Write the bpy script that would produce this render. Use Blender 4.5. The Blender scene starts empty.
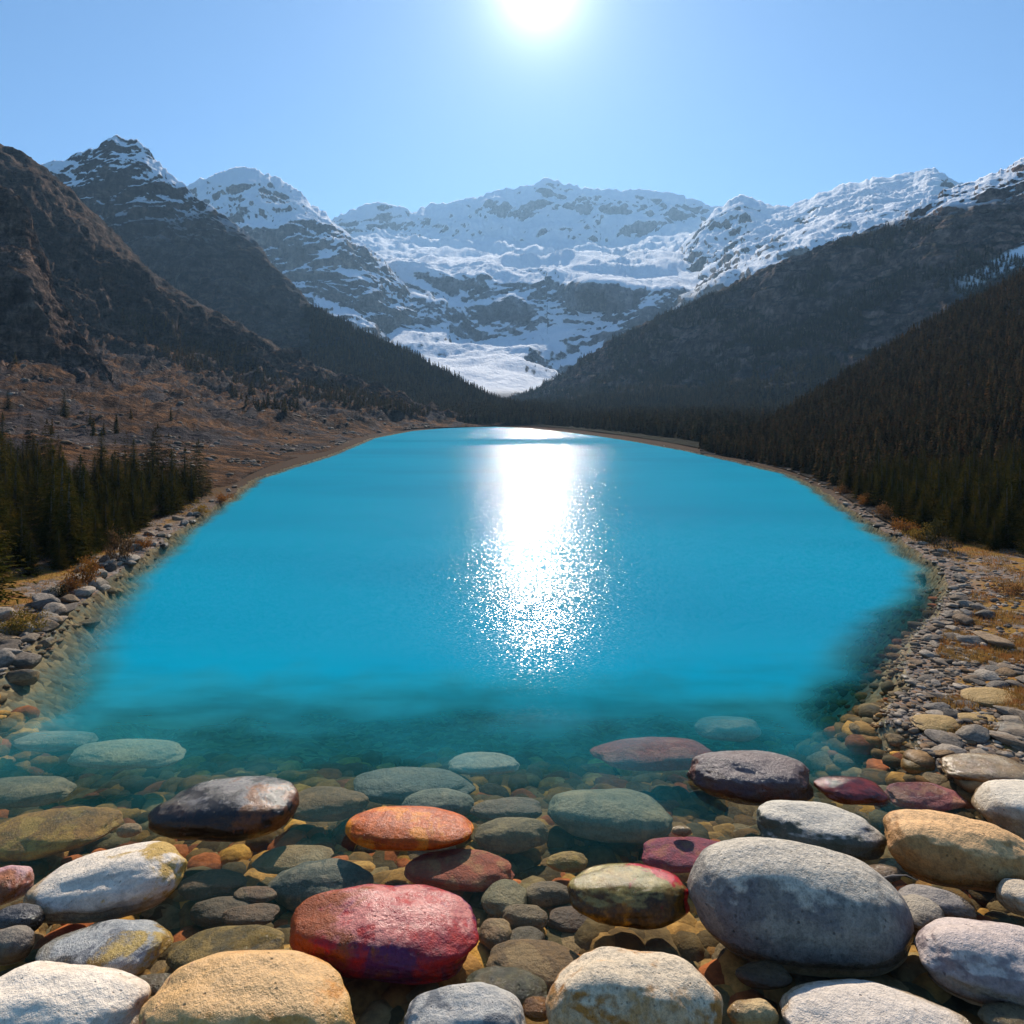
import bpy, bmesh, math, random
import numpy as np
from mathutils import Vector, Matrix, Euler
random.seed(7); rng = np.random.default_rng(7)
S = bpy.context.scene
COL = S.collection
F = 640.0; HZ = 410.0; H = 6.0            # focal length in pixels, horizon row, eye height above the water

# ------------------------------------------------------------------ camera, sky, sun, exposure
cam = bpy.data.cameras.new('camera'); camo = bpy.data.objects.new('camera', cam); COL.objects.link(camo)
cam.sensor_width = 36; cam.lens = F*36/1024; cam.shift_y = -(512-HZ)/1024
cam.clip_start = 0.1; cam.clip_end = 20000
camo.location = (0, 0, H); camo.rotation_euler = (math.radians(90), 0, 0)
S.camera = camo
SUN_EL, SUN_AZ = math.radians(33.5), math.radians(2.4)
sdir = Vector((math.sin(SUN_AZ)*math.cos(SUN_EL), math.cos(SUN_AZ)*math.cos(SUN_EL), math.sin(SUN_EL)))
W = bpy.data.worlds.new('World'); S.world = W; W.use_nodes = True
nt = W.node_tree; nt.nodes.clear()
def N(nt, t, **kw):
    n = nt.nodes.new(t)
    for k, v in kw.items():
        if k in n.inputs.keys(): n.inputs[k].default_value = v
        else: setattr(n, k, v)
    return n
sky = N(nt, 'ShaderNodeTexSky', sky_type='NISHITA', sun_disc=False, sun_elevation=SUN_EL, sun_rotation=SUN_AZ,
        air_density=1.0, dust_density=0.3, ozone_density=3.5, altitude=1700)
bg = N(nt, 'ShaderNodeBackground', Strength=0.080)
tint = N(nt, 'ShaderNodeMix', data_type='RGBA', blend_type='MULTIPLY'); tint.inputs[0].default_value = 1; tint.inputs[7].default_value = (.70, 1.0, 1.17, 1)
nt.links.new(sky.outputs[0], tint.inputs[6]); nt.links.new(tint.outputs[2], bg.inputs[0])
# the bright aureole round the sun itself
tc = N(nt, 'ShaderNodeTexCoord'); nz = N(nt, 'ShaderNodeVectorMath', operation='NORMALIZE'); nt.links.new(tc.outputs['Generated'], nz.inputs[0])
dt = N(nt, 'ShaderNodeVectorMath', operation='DOT_PRODUCT'); nt.links.new(nz.outputs[0], dt.inputs[0]); dt.inputs[1].default_value = sdir
ac = N(nt, 'ShaderNodeMath', operation='ARCCOSINE'); nt.links.new(dt.outputs['Value'], ac.inputs[0])
def expterm(scale_deg, amp):
    a = N(nt, 'ShaderNodeMath', operation='MULTIPLY'); nt.links.new(ac.outputs[0], a.inputs[0]); a.inputs[1].default_value = -1/math.radians(scale_deg)
    b = N(nt, 'ShaderNodeMath', operation='EXPONENT'); nt.links.new(a.outputs[0], b.inputs[0])
    c = N(nt, 'ShaderNodeMath', operation='MULTIPLY'); nt.links.new(b.outputs[0], c.inputs[0]); c.inputs[1].default_value = amp
    return c
e1, e2 = expterm(1.6, 2.6), expterm(8.0, 0.27)
ad = N(nt, 'ShaderNodeMath', operation='ADD'); nt.links.new(e1.outputs[0], ad.inputs[0]); nt.links.new(e2.outputs[0], ad.inputs[1])
bg2 = N(nt, 'ShaderNodeBackground'); bg2.inputs[0].default_value = (1, 0.97, 0.93, 1); nt.links.new(ad.outputs[0], bg2.inputs[1])
addw = N(nt, 'ShaderNodeAddShader'); nt.links.new(bg.outputs[0], addw.inputs[0]); nt.links.new(bg2.outputs[0], addw.inputs[1])
wo = N(nt, 'ShaderNodeOutputWorld'); nt.links.new(addw.outputs[0], wo.inputs[0])
sl = bpy.data.lights.new('sun', 'SUN'); sl.energy = 5.0; sl.angle = math.radians(0.55); sl.color = (1, 0.91, 0.78)
so = bpy.data.objects.new('sun', sl); COL.objects.link(so); so.rotation_euler = (-sdir).to_track_quat('-Z', 'Y').to_euler()
S.view_settings.view_transform = 'Standard'; S.view_settings.look = 'None'; S.view_settings.gamma = 1
S.view_settings.exposure = 0.58
S.cycles.use_denoising = True
S.cycles.max_bounces = 6; S.cycles.diffuse_bounces = 2; S.cycles.glossy_bounces = 2; S.cycles.transparent_max_bounces = 12
S.cycles.volume_bounces = 0
S.cycles.caustics_reflective = False; S.cycles.caustics_refractive = False

# ------------------------------------------------------------------ helpers
def P3(px, py, D):
    px, py, D = np.broadcast_arrays(np.asarray(px, float), np.asarray(py, float), np.asarray(D, float))
    return np.stack([(px-512)/F*D, D, H-(py-HZ)/F*D], -1)
def gD(py, z=0.0): return (H-z)*F/(np.asarray(py, float)-HZ)
_perm = np.random.default_rng(3).permutation(256); _perm = np.concatenate([_perm, _perm, _perm])
_g = np.random.default_rng(4).normal(size=(256, 3)); _g /= np.linalg.norm(_g, axis=1)[:, None]
def perlin(p):
    i = np.floor(p).astype(int); f = p-i; i &= 255
    u = f*f*f*(f*(f*6-15)+10); r = 0
    for dx in (0, 1):
        for dy in (0, 1):
            for dz in (0, 1):
                h = _perm[_perm[_perm[i[..., 0]+dx]+i[..., 1]+dy]+i[..., 2]+dz] & 255
                g = _g[h]
                d = g[..., 0]*(f[..., 0]-dx)+g[..., 1]*(f[..., 1]-dy)+g[..., 2]*(f[..., 2]-dz)
                w = (u[..., 0] if dx else 1-u[..., 0])*(u[..., 1] if dy else 1-u[..., 1])*(u[..., 2] if dz else 1-u[..., 2])
                r = r+w*d
    return r*1.5
def fbm(p, o=5, gain=.5, ridged=False):
    a, s, t = 1., 0., 0.
    for k in range(o):
        n = perlin(p*(2.03**k)+17.3*k)
        if ridged: n = 1-2.2*np.abs(n)
        s = s+a*n; t += a; a *= gain
    return s/t
def mesh_np(name, co, quads, smooth=True, tris=False):
    me = bpy.data.meshes.new(name); co = np.asarray(co, np.float32).reshape(-1, 3); q = np.asarray(quads, np.int32)
    k = q.shape[1]
    me.vertices.add(len(co)); me.vertices.foreach_set('co', co.ravel())
    me.loops.add(q.size); me.loops.foreach_set('vertex_index', q.ravel())
    me.polygons.add(len(q)); me.polygons.foreach_set('loop_start', np.arange(0, q.size, k, dtype=np.int32))
    me.polygons.foreach_set('loop_total', np.full(len(q), k, np.int32))
    me.update(calc_edges=True); me.validate()
    if smooth: me.polygons.foreach_set('use_smooth', np.ones(len(me.polygons), bool))
    return me
def grid_quads(nv, nu):
    i = np.arange((nv-1)*(nu-1)); r, c = i//(nu-1), i % (nu-1); a = r*nu+c
    return np.stack([a, a+nu, a+nu+1, a+1], 1)
def obj(name, me, mat=None, label=None, cat=None, group=None, kind=None, parent=None):
    o = bpy.data.objects.new(name, me); COL.objects.link(o)
    if mat and me is not None:
        if len(me.materials) == 0: me.materials.append(mat)
    tag(o, label, cat, group, kind)
    if parent: o.parent = parent
    return o
def tag(o, label=None, cat=None, group=None, kind=None):
    for k, v in (('label', label), ('category', cat), ('group', group), ('kind', kind)):
        if v: o[k] = v
    return o
def attr(me, name, vals):
    vals = np.asarray(vals, np.float32)
    if vals.ndim == 1:
        a = me.attributes.new(name, 'FLOAT', 'POINT'); a.data.foreach_set('value', vals)
    else:
        a = me.attributes.new(name, 'FLOAT_COLOR', 'POINT'); a.data.foreach_set('color', np.concatenate([vals, np.ones((len(vals), 1), np.float32)], 1).ravel())

class Mat:
    def __init__(s, name):
        s.m = bpy.data.materials.new(name); s.m.use_nodes = True; s.nt = s.m.node_tree; s.nt.nodes.clear()
        s.out = s.n('ShaderNodeOutputMaterial')
    def n(s, t, **kw): return N(s.nt, t, **kw)
    def l(s, a, b): s.nt.links.new(a, b)
    def val(s, x, sock):
        if isinstance(x, (int, float, tuple)): sock.default_value = x if not (isinstance(x, tuple) and len(x) == 3 and sock.type == 'RGBA') else (*x, 1)
        else: s.l(x, sock)
    def math(s, op, a, b=0.0, clamp=False):
        n = s.n('ShaderNodeMath', operation=op, use_clamp=clamp); s.val(a, n.inputs[0]); s.val(b, n.inputs[1]); return n.outputs[0]
    def coords(s, obj=False, scale=(1, 1, 1)):
        src = s.n('ShaderNodeTexCoord').outputs['Object'] if obj else s.n('ShaderNodeNewGeometry').outputs['Position']
        m = s.n('ShaderNodeMapping'); m.inputs['Scale'].default_value = scale; s.l(src, m.inputs[0]); return m.outputs[0]
    def noise(s, sc, v=None, detail=5, rough=.55, dist=0, color=False):
        n = s.n('ShaderNodeTexNoise', Scale=sc, Detail=detail, Roughness=rough, Distortion=dist)
        if v is not None: s.l(v, n.inputs['Vector'])
        return n.outputs['Color' if color else 'Fac']
    def ramp(s, x, lo, hi, a=0., b=1.):
        n = s.n('ShaderNodeMapRange', interpolation_type='SMOOTHSTEP'); s.val(x, n.inputs[0])
        for i, v in zip((1, 2, 3, 4), (lo, hi, a, b)): s.val(v, n.inputs[i])
        return n.outputs[0]
    def mix(s, f, a, b):
        n = s.n('ShaderNodeMix', data_type='RGBA'); s.val(f, n.inputs[0]); s.val(a, n.inputs[6]); s.val(b, n.inputs[7]); return n.outputs[2]
    def mul(s, a, b):
        n = s.n('ShaderNodeMix', data_type='RGBA', blend_type='MULTIPLY'); n.inputs[0].default_value = 1; s.val(a, n.inputs[6]); s.val(b, n.inputs[7]); return n.outputs[2]
    def bump(s, h, strength=.5, dist=.1):
        n = s.n('ShaderNodeBump', Strength=strength, Distance=dist); s.val(h, n.inputs['Height']); return n.outputs[0]
    def sep(s, v):
        n = s.n('ShaderNodeSeparateXYZ'); s.l(v, n.inputs[0]); return n.outputs
    def geo(s): return s.n('ShaderNodeNewGeometry')
    def bsdf(s, col, rough=.8, normal=None, spec=.3, **kw):
        b = s.n('ShaderNodeBsdfPrincipled'); s.val(col, b.inputs['Base Color']); s.val(rough, b.inputs['Roughness'])
        s.val(spec, b.inputs['Specular IOR Level'])
        if normal is not None: s.l(normal, b.inputs['Normal'])
        for k, v in kw.items(): s.val(v, b.inputs[k])
        s.l(b.outputs[0], s.out.inputs[0]); return b
    def attr(s, name, color=False): return s.n('ShaderNodeAttribute', attribute_name=name).outputs['Color' if color else 'Fac']

# ------------------------------------------------------------------ shoreline
SHORE = [(-420, 900), (-260, 800), (-120, 730), (-40, 700), (0, 672), (22, 652), (50, 632), (72, 610), (95, 592), (118, 572), (150, 552), (172, 533), (205, 512),
         (236, 492), (252, 479), (290, 467), (330, 455), (352, 446), (372, 438), (410, 431), (450, 427.5), (495, 426.5), (530, 428), (560, 431),
         (600, 436), (640, 442), (690, 451), (735, 461), (790, 474), (822, 489), (848, 508), (880, 528), (912, 547), (938, 566), (952, 585), (950, 602),
         (938, 618), (920, 632), (912, 650), (908, 668), (912, 690), (893, 704), (885, 722), (915, 738), (930, 760), (975, 780), (1060, 800), (1250, 850), (1500, 1000)]
sh = P3([p[0] for p in SHORE], [p[1] for p in SHORE], gD([p[1] for p in SHORE]))[:, :2]
SH = np.concatenate([sh, [[14, 1.0], [-14, 1.0]]])
def inside(x, y):
    c = np.zeros(x.shape, bool); n = len(SH)
    for i in range(n):
        (x1, y1), (x2, y2) = SH[i], SH[(i+1) % n]
        if y1 == y2: continue
        c ^= ((y1 > y) != (y2 > y)) & (x < (x2-x1)*(y-y1)/(y2-y1)+x1)
    return c
def sdist(x, y):                    # metres to the shore, positive over the water
    d = np.full(x.shape, 1e9); n = len(SH)-3
    for i in range(n):
        a, b = SH[i], SH[i+1]; ab = b-a; t = np.clip(((x-a[0])*ab[0]+(y-a[1])*ab[1])/(ab@ab), 0, 1)
        d = np.minimum(d, np.hypot(x-a[0]-t*ab[0], y-a[1]-t*ab[1]))
    return np.where(inside(x, y), d, -d)
def bed_height(x, y):
    x = np.asarray(x, float); y = np.asarray(y, float)
    s = sdist(x, y); p = np.stack([x, y, 0*x], -1)
    n1 = fbm(p*.55, 4); n2 = fbm(p*2.2+5, 3)
    s = s + n1*.2*np.clip(y/12, .3, 3)
    front = np.interp(y, [0, 6, 8, 10, 11.5, 13, 15, 20, 40], [.34, .40, .54, .82, 1.08, 1.38, 1.95, 3.6, 6])
    k = np.interp(y, [10, 13, 17, 24, 40], [.30, .46, .85, 1.25, 1.6])+np.where(x > 3, np.interp(y, [9, 11, 14, 18], [0, .30, .35, .1]), 0); side = np.where(s < 2.5, k*np.maximum(s, 0), k*2.5+.9*(s-2.5))
    depth = np.minimum(front*(1+.25*n1), side)
    land = np.clip(-s, 0, 1e9); w_ = np.interp(y, [25, 60], [1, .12]); up = w_*.10*np.minimum(land, 6)+w_*.012*np.clip(land-6, 0, 60)+w_*.10*n1*np.clip(land*2, 0, 1)+.05*n2
    up = np.maximum(up, np.minimum(.03+.03*n2, land*.5))
    return np.where(s > 0, -depth-.04*n2, up)
# ground: one sheet from under the camera out to the far range
nv, nu = 520, 760
Dv = np.geomspace(1.2, 3200, nv); tu = np.linspace(-1.75, 1.75, nu)
DD, TT = np.meshgrid(Dv, tu, indexing='ij'); gx = DD*TT*np.where(DD < 6, 1+(6-DD)*.4, 1); gy = DD-0.0
gz = bed_height(gx, gy)
gz = np.where(gy > 260, -.6, gz)
g_me = mesh_np('ground', np.stack([gx, gy, gz], -1), grid_quads(nv, nu)[:, ::-1])
s_all = sdist(gx, gy).ravel(); attr(g_me, 'shore', s_all)

def mat_ground():
    m = Mat('ground'); p = m.coords(); z = m.sep(p)[2]
    n1, n2, n3 = m.noise(.6, p, 4), m.noise(3.2, p, 6), m.noise(14, p, 5)
    v = m.n('ShaderNodeTexVoronoi', Scale=5.5); m.l(p, v.inputs['Vector'])
    v2 = m.n('ShaderNodeTexVoronoi', Scale=14); m.l(p, v2.inputs['Vector'])
    vr = m.sep(v.outputs['Color'])[0]; vr2 = m.sep(v2.outputs['Color'])[0]
    grav = m.mix(vr, (.09, .075, .065), (.27, .23, .20)); grav = m.mix(m.ramp(vr2, .5, .9), grav, (.25, .15, .09))
    edge = m.ramp(v.outputs['Distance'], .02, .10); grav = m.mul(grav, m.mix(edge, (.8, .8, .8), (1, 1, 1)))
    grass = m.mix(n3, (.10, .055, .012), (.42, .24, .055)); grass = m.mix(m.ramp(n2, .45, .7), grass, (.30, .13, .05))
    gm = m.ramp(n1, .46, .56); gm = m.math('MULTIPLY', gm, m.ramp(m.attr('shore'), -.35, -1.1), True)
    land = m.mix(gm, grav, grass)
    bed = m.mix(vr, (.10, .075, .045), (.40, .28, .14)); bed = m.mix(m.ramp(n2, .45, .68), bed, (.20, .19, .13))
    yy = m.sep(p)[1]; land = m.mix(m.ramp(yy, 60, 110), land, m.mix(n2, (.05, .032, .018), (.022, .022, .014))); land = m.mix(m.ramp(yy, 26, 55), land, m.mix(m.ramp(n2, .40, .62), (.085, .045, .022), (.055, .045, .038)))
    col = m.mix(m.ramp(z, -.05, .005), bed, land)
    h = m.math('ADD', m.math('MULTIPLY', v.outputs['Distance'], -1.0), m.math('MULTIPLY', n3, .6))
    m.bsdf(col, 1.0, m.bump(h, .5, .07), .03); return m.m
obj('ground', g_me, mat_ground(), kind='structure')

# ------------------------------------------------------------------ water
nv, nu = 420, 520
Dv = np.geomspace(1.0, 330, nv); tu = np.linspace(-1.6, 1.6, nu)
DD, TT = np.meshgrid(Dv, tu, indexing='ij'); wx = DD*TT*np.where(DD < 6, 1+(6-DD)*.4, 1); wy = DD
w_me = mesh_np('lake_water', np.stack([wx, wy, 0*wx], -1), grid_quads(nv, nu)[:, ::-1])
attr(w_me, 'depth', np.maximum(-bed_height(wx, wy), 0).ravel())
def mat_water():
    m = Mat('lake_water'); p = m.coords(); xyz = m.sep(p); y = xyz[1]; d = m.attr('depth')
    soft = m.noise(.9, m.coords(scale=(.5, 1.6, 1)), 4)
    dd = m.math('MULTIPLY', d, m.ramp(soft, .2, .8, .92, 1.1))
    fall = m.math('SUBTRACT', 1.0, m.math('EXPONENT', m.math('MULTIPLY', m.math('POWER', dd, 4.0), -.20)), True)
    opac = m.math('MINIMUM', fall, .985)
    # glacial flour, greener in the shallows, bluer over the deep
    body = m.mix(m.ramp(d, .9, 2.1), (.05, .34, .37), (.0003, .285, .42))
    body = m.mix(m.ramp(m.noise(.05, m.coords(scale=(.6, 1.5, 1)), 3), .35, .7), body, (.0003, .24, .37))
    dif = m.n('ShaderNodeBsdfDiffuse'); m.l(body, dif.inputs[0])
    tr = m.n('ShaderNodeBsdfTransparent'); m.l(m.mix(m.ramp(d, 0, 1.1), (.95, .97, .98), (.72, .79, .80)), tr.inputs[0])
    under = m.n('ShaderNodeMixShader'); m.l(opac, under.inputs[0]); m.l(tr.outputs[0], under.inputs[1]); tl = m.n('ShaderNodeBsdfTranslucent'); m.l(body, tl.inputs[0]); bb = m.n('ShaderNodeAddShader'); m.l(dif.outputs[0], bb.inputs[0]); m.l(tl.outputs[0], bb.inputs[1]); m.l(bb.outputs[0], under.inputs[2])
    # wind ripples: calm in the shallows, rougher out on the lake, with calm streaks far out
    streak = m.ramp(m.noise(.035, m.coords(scale=(.35, 1.3, 1)), 3, dist=.6), .30, .54)
    far = m.ramp(y, 90, 130); streak = m.math('MAXIMUM', streak, m.math('SUBTRACT', 1.0, far))
    amp = m.math('MULTIPLY', m.math('ADD', m.ramp(y, 8.5, 23, .0, 1.05), m.ramp(y, 23, 80, 0, .42)), m.ramp(d, .4, 2.6, .07, 1)); amp = m.math('MULTIPLY', m.math('ADD', m.math('MULTIPLY', amp, .92), .05), m.ramp(streak, 0, 1, .58, 1))
    big = m.noise(15.0, m.coords(scale=(1, 1.2, 1)), 3, .7, color=True)
    c = m.n('ShaderNodeVectorMath', operation='SUBTRACT'); m.l(big, c.inputs[0]); c.inputs[1].default_value = (.5, .5, .5)
    k = m.n('ShaderNodeVectorMath', operation='SCALE'); m.l(c.outputs[0], k.inputs[0]); m.l(m.math('MULTIPLY', amp, RIP), k.inputs['Scale'])
    fl = m.n('ShaderNodeVectorMath', operation='MULTIPLY'); m.l(k.outputs[0], fl.inputs[0]); fl.inputs[1].default_value = (.54, 1, 0)
    a = m.n('ShaderNodeVectorMath', operation='ADD'); m.l(fl.outputs[0], a.inputs[0]); a.inputs[1].default_value = (0, 0, 1)
    nn = m.n('ShaderNodeVectorMath', operation='NORMALIZE'); m.l(a.outputs[0], nn.inputs[0])
    gl = m.n('ShaderNodeBsdfGlossy', distribution='GGX'); m.l(nn.outputs[0], gl.inputs['Normal'])
    m.l(m.ramp(y, 11.5, 13.2, .50, .12), gl.inputs['Roughness'])
    fr = m.n('ShaderNodeFresnel', IOR=1.33)
    spec = m.math('MULTIPLY', m.ramp(y, 13.2, 17, .012, 1.0), m.ramp(y, 13, 26, .40, .50))     # the shallows reflect little
    f = m.math('MULTIPLY', m.math('MINIMUM', fr.outputs[0], .38), spec, True)
    mx = m.n('ShaderNodeMixShader'); m.l(f, mx.inputs[0]); m.l(under.outputs[0], mx.inputs[1]); m.l(gl.outputs[0], mx.inputs[2])
    m.l(mx.outputs[0], m.out.inputs[0]); return m.m
RIP = 1.35
obj('lake_water', w_me, mat_water(), kind='structure')

# ------------------------------------------------------------------ mountains: lofted from ridge to foot
def smooth1(a, k, axis=0):
    if k < 1: return a
    ker = np.hanning(2*k+3)[1:-1]; ker /= ker.sum(); pad = [(0, 0)]*a.ndim; pad[axis] = (k, k)
    ap = np.pad(a, pad, mode='reflect', reflect_type='odd')
    return np.apply_along_axis(lambda v: np.convolve(v, ker, 'valid'), axis, ap)
def loft(rows, x0, x1, nu, nvs, amp=4., freq=40., ridg=.6, strata=0., back=1.25, seed=0, sm=3, ridge_amp=.5, lowdamp=0., jag=5., flute=.45):
    px = np.linspace(x0, x1, nu); R = []
    for r in rows:
        r = sorted(r); k = [q[0] for q in r]
        R.append(P3(px, np.interp(px, k, [q[1] for q in r]), np.interp(px, k, [q[2] for q in r])))
    top = R[0]; b1 = top.copy(); zf = R[-1][:, 2]
    b1[:, 0] *= (1+back)/2; b1[:, 1] *= (1+back)/2; b1[:, 2] = top[:, 2]*.45+zf*.55-1; b2 = top.copy(); b2[:, :2] *= back*1.15; b2[:, 2] = -2
    segs = []
    for i in range(len(R)-1):
        t = np.linspace(0, 1, nvs[i]+1)[:-1][:, None, None]; segs.append(R[i][None]*(1-t)+R[i+1][None]*t)
    front = np.concatenate(segs+[R[-1][None]]); D0 = front[..., 1:2].copy()
    fs = smooth1(front, sm, 0); fs[0] = front[0]; fs[-1] = front[-1]
    # displacement measured in pixels of the view distance so that detail is even along the range
    mean = float(np.median(top[:, 1])); q = fs/mean*(640./freq)+seed*13.7
    gu = np.gradient(fs, axis=1); gv = np.gradient(fs, axis=0); n = np.cross(gu, gv); n /= np.linalg.norm(n, axis=-1, keepdims=True)+1e-9
    n = np.where((n[..., 2:3]+n[..., 1:2]*-.3) < 0, -n, n)
    warp = np.stack([fbm(q*.7+3, 3), fbm(q*.7+9, 3), fbm(q*.7+21, 3)], -1)*.7
    d = (1-ridg)*fbm(q+warp, 7, .58)*1.4+ridg*(fbm(q*.8+warp, 8, .56, True)-.30)*1.15
    qf = q*np.array([1.9, 1.9, .42])+warp*.8; d = d+flute*(fbm(qf, 6, .55, True)-.3)
    if strata:
        zz = fs[..., 2]/mean*640./22.+fbm(q*.5, 3)*2.5; st = zz-np.floor(zz); rk = np.clip(np.arange(fs.shape[0])/14., 0, 1)[:, None]; d = d+rk*strata*(np.where(st < .75, st/.75, (1-st)/.25)-.5)*(.5+.6*np.clip(fbm(q*.4+40, 2)+.4, 0, 1))
    w = np.ones(front.shape[:2]); nr = front.shape[0]; w[0] = ridge_amp; w[:26] *= np.linspace(ridge_amp, 1, 26)[:, None]; w[-3:] *= np.array([.6, .3, 0.])[:, None]
    if lowdamp: w *= np.clip((fs[..., 2]-.3)/lowdamp, .2, 1)
    fs = fs+n*(d*w*amp/640.)[..., None]*D0
    pj = fs[0]/mean*640.; jg = fbm(pj/16.+seed*3, 5, .6, True)-.25; kk = np.exp(-np.arange(fs.shape[0])/7.)[:, None]
    fs[..., 2] += kk*(jg*jag/640.*fs[0, :, 1])[None]
    t = np.linspace(0, 1, 14)[:-1][:, None, None]; bk = np.concatenate([b2[None]*(1-t)+b1[None]*t, b1[None]*(1-t)+fs[0][None]*t])
    A = np.concatenate([bk, fs]); sides = []
    return A, len(bk), px
def add_mountain(name, mat, kind='structure', **kw):
    A, nb, px = loft(**kw); me = mesh_np(name, A, grid_quads(A.shape[0], A.shape[1])[:, ::-1])
    if me.polygons[len(me.polygons)//2].normal.z < 0: me.flip_normals()
    o = obj(name, me, mat, kind=kind); return A[nb:], px

def mat_mountain(name, *a_, gully=None, **k_):
    return mat_mountain_(name, *a_, gully=gully, **k_)
def mat_mountain_(name, rock=((.10, .085, .075), (.26, .22, .19)), low=None, low_z=(0, 1), snow=None, snow_z=(0, 1), sc=1., dirt=None, dirt_nz=(.6, .8), hi=None, gully=None):
    """rock with strata; dry grass / scree on gentle ground; snow where the face is gentle enough and high enough"""
    m = Mat(name); p = m.coords(scale=(sc, sc, sc)); g = m.geo(); nzv = m.sep(g.outputs['Normal'])[2]; z = m.sep(g.outputs['Position'])[2]
    n1, n2, n3 = m.noise(.05, p, 8, .62), m.noise(.35, p, 8, .65), m.noise(1.6, p, 6, .65)
    st = m.noise(.30, m.coords(scale=(sc*.35, sc*.35, sc)), 6, .7, 1.2)
    fl = m.noise(.5, m.coords(scale=(sc, sc, sc*.15)), 6, .65)
    col = m.mix(m.ramp(st, .35, .65), rock[0], rock[1]); col = m.mix(m.ramp(n2, .40, .60), m.mul(col, (.42, .42, .46)), col); col = m.mix(m.ramp(n1, .40, .62), col, m.mul(col, (1.35, 1.22, 1.12))); col = m.mul(col, m.mix(m.ramp(fl, .35, .6), (.62, .6, .6), (1.1, 1.08, 1.05)))
    if dirt:
        k = m.ramp(m.math('ADD', nzv, m.math('MULTIPLY', m.math('SUBTRACT', n1, .5), .5)), dirt_nz[0], dirt_nz[1])
        dc = m.mix(m.ramp(n2, .35, .65), dirt[0], dirt[1]); dc = m.mix(m.ramp(n3, .45, .7), dc, dirt[2]); n5 = m.noise(.16, m.coords(scale=(sc, sc*.5, sc)), 6, .6, .8); dc = m.mix(m.ramp(n5, .47, .56), dc, m.mul(m.mix(n3, dirt[2], (.16, .15, .15)), (.62, .62, .68))); dc = m.mul(dc, m.mix(m.ramp(n2, .38, .62), (.55, .55, .6), (1.2, 1.15, 1.1)))
        col = m.mix(k, col, dc)
    if low:
        k = m.ramp(m.math('ADD', z, m.math('MULTIPLY', m.math('SUBTRACT', n1, .5), (low_z[1]-low_z[0])*1.6)), low_z[0], low_z[1], 1, 0)
        col = m.mix(k, col, m.mix(m.ramp(n3, .35, .65), low[0], low[1]))
    n6 = m.noise(.9, m.coords(scale=(sc, sc, sc*.35)), 8, .72); col = m.mul(col, m.mix(m.ramp(n6, .38, .60), (.50, .50, .52), (1.25, 1.22, 1.18)))
    h = m.math('ADD', m.math('MULTIPLY', n2, 1.0), m.math('ADD', m.math('MULTIPLY', n3, .35), m.math('MULTIPLY', st, .5)))
    rough = .9
    if snow is not None:
        zz = m.ramp(m.math('ADD', z, m.math('MULTIPLY', m.math('SUBTRACT', n1, .5), (snow_z[1]-snow_z[0])*.9)), snow_z[0], snow_z[1])
        e = m.math('ADD', nzv, m.math('ADD', m.math('MULTIPLY', m.math('SUBTRACT', n2, .5), .38), m.math('MULTIPLY', m.math('SUBTRACT', st, .5), .35)))
        e = m.math('ADD', e, m.math('MULTIPLY', m.math('SUBTRACT', n1, .5), .9))
        e = m.math('ADD', e, m.ramp(z, hi[0], hi[1], 0, hi[2])) if hi else e
        k = m.ramp(e, snow-.035, snow+.045); k = m.math('MULTIPLY', k, zz, True)
        if gully:
            xs = m.sep(g.outputs['Position'])[0]; (gx0, gz0), (gx1, gz1), gw = gully; L = math.hypot(gx1-gx0, gz1-gz0)
            dn = m.math('ADD', m.math('MULTIPLY', m.math('SUBTRACT', xs, gx0), -(gz1-gz0)/L), m.math('MULTIPLY', m.math('SUBTRACT', z, gz0), (gx1-gx0)/L))
            dn = m.math('ADD', m.math('ABSOLUTE', dn), m.math('MULTIPLY', m.math('SUBTRACT', n2, .5), gw*2.4)); al = m.ramp(xs, gx0-3, gx0+14)
            k = m.math('MAXIMUM', k, m.math('MULTIPLY', m.ramp(dn, gw*.6, gw, 1, 0), al))
        col = m.mix(k, col, (.93, .94, .96)); h = m.math('MULTIPLY', h, m.ramp(k, 0, 1, 1, .35))
    m.bsdf(col, rough, m.bump(h, 1.0, 2.2/sc), .03); return m.m

MTN = {}
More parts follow.
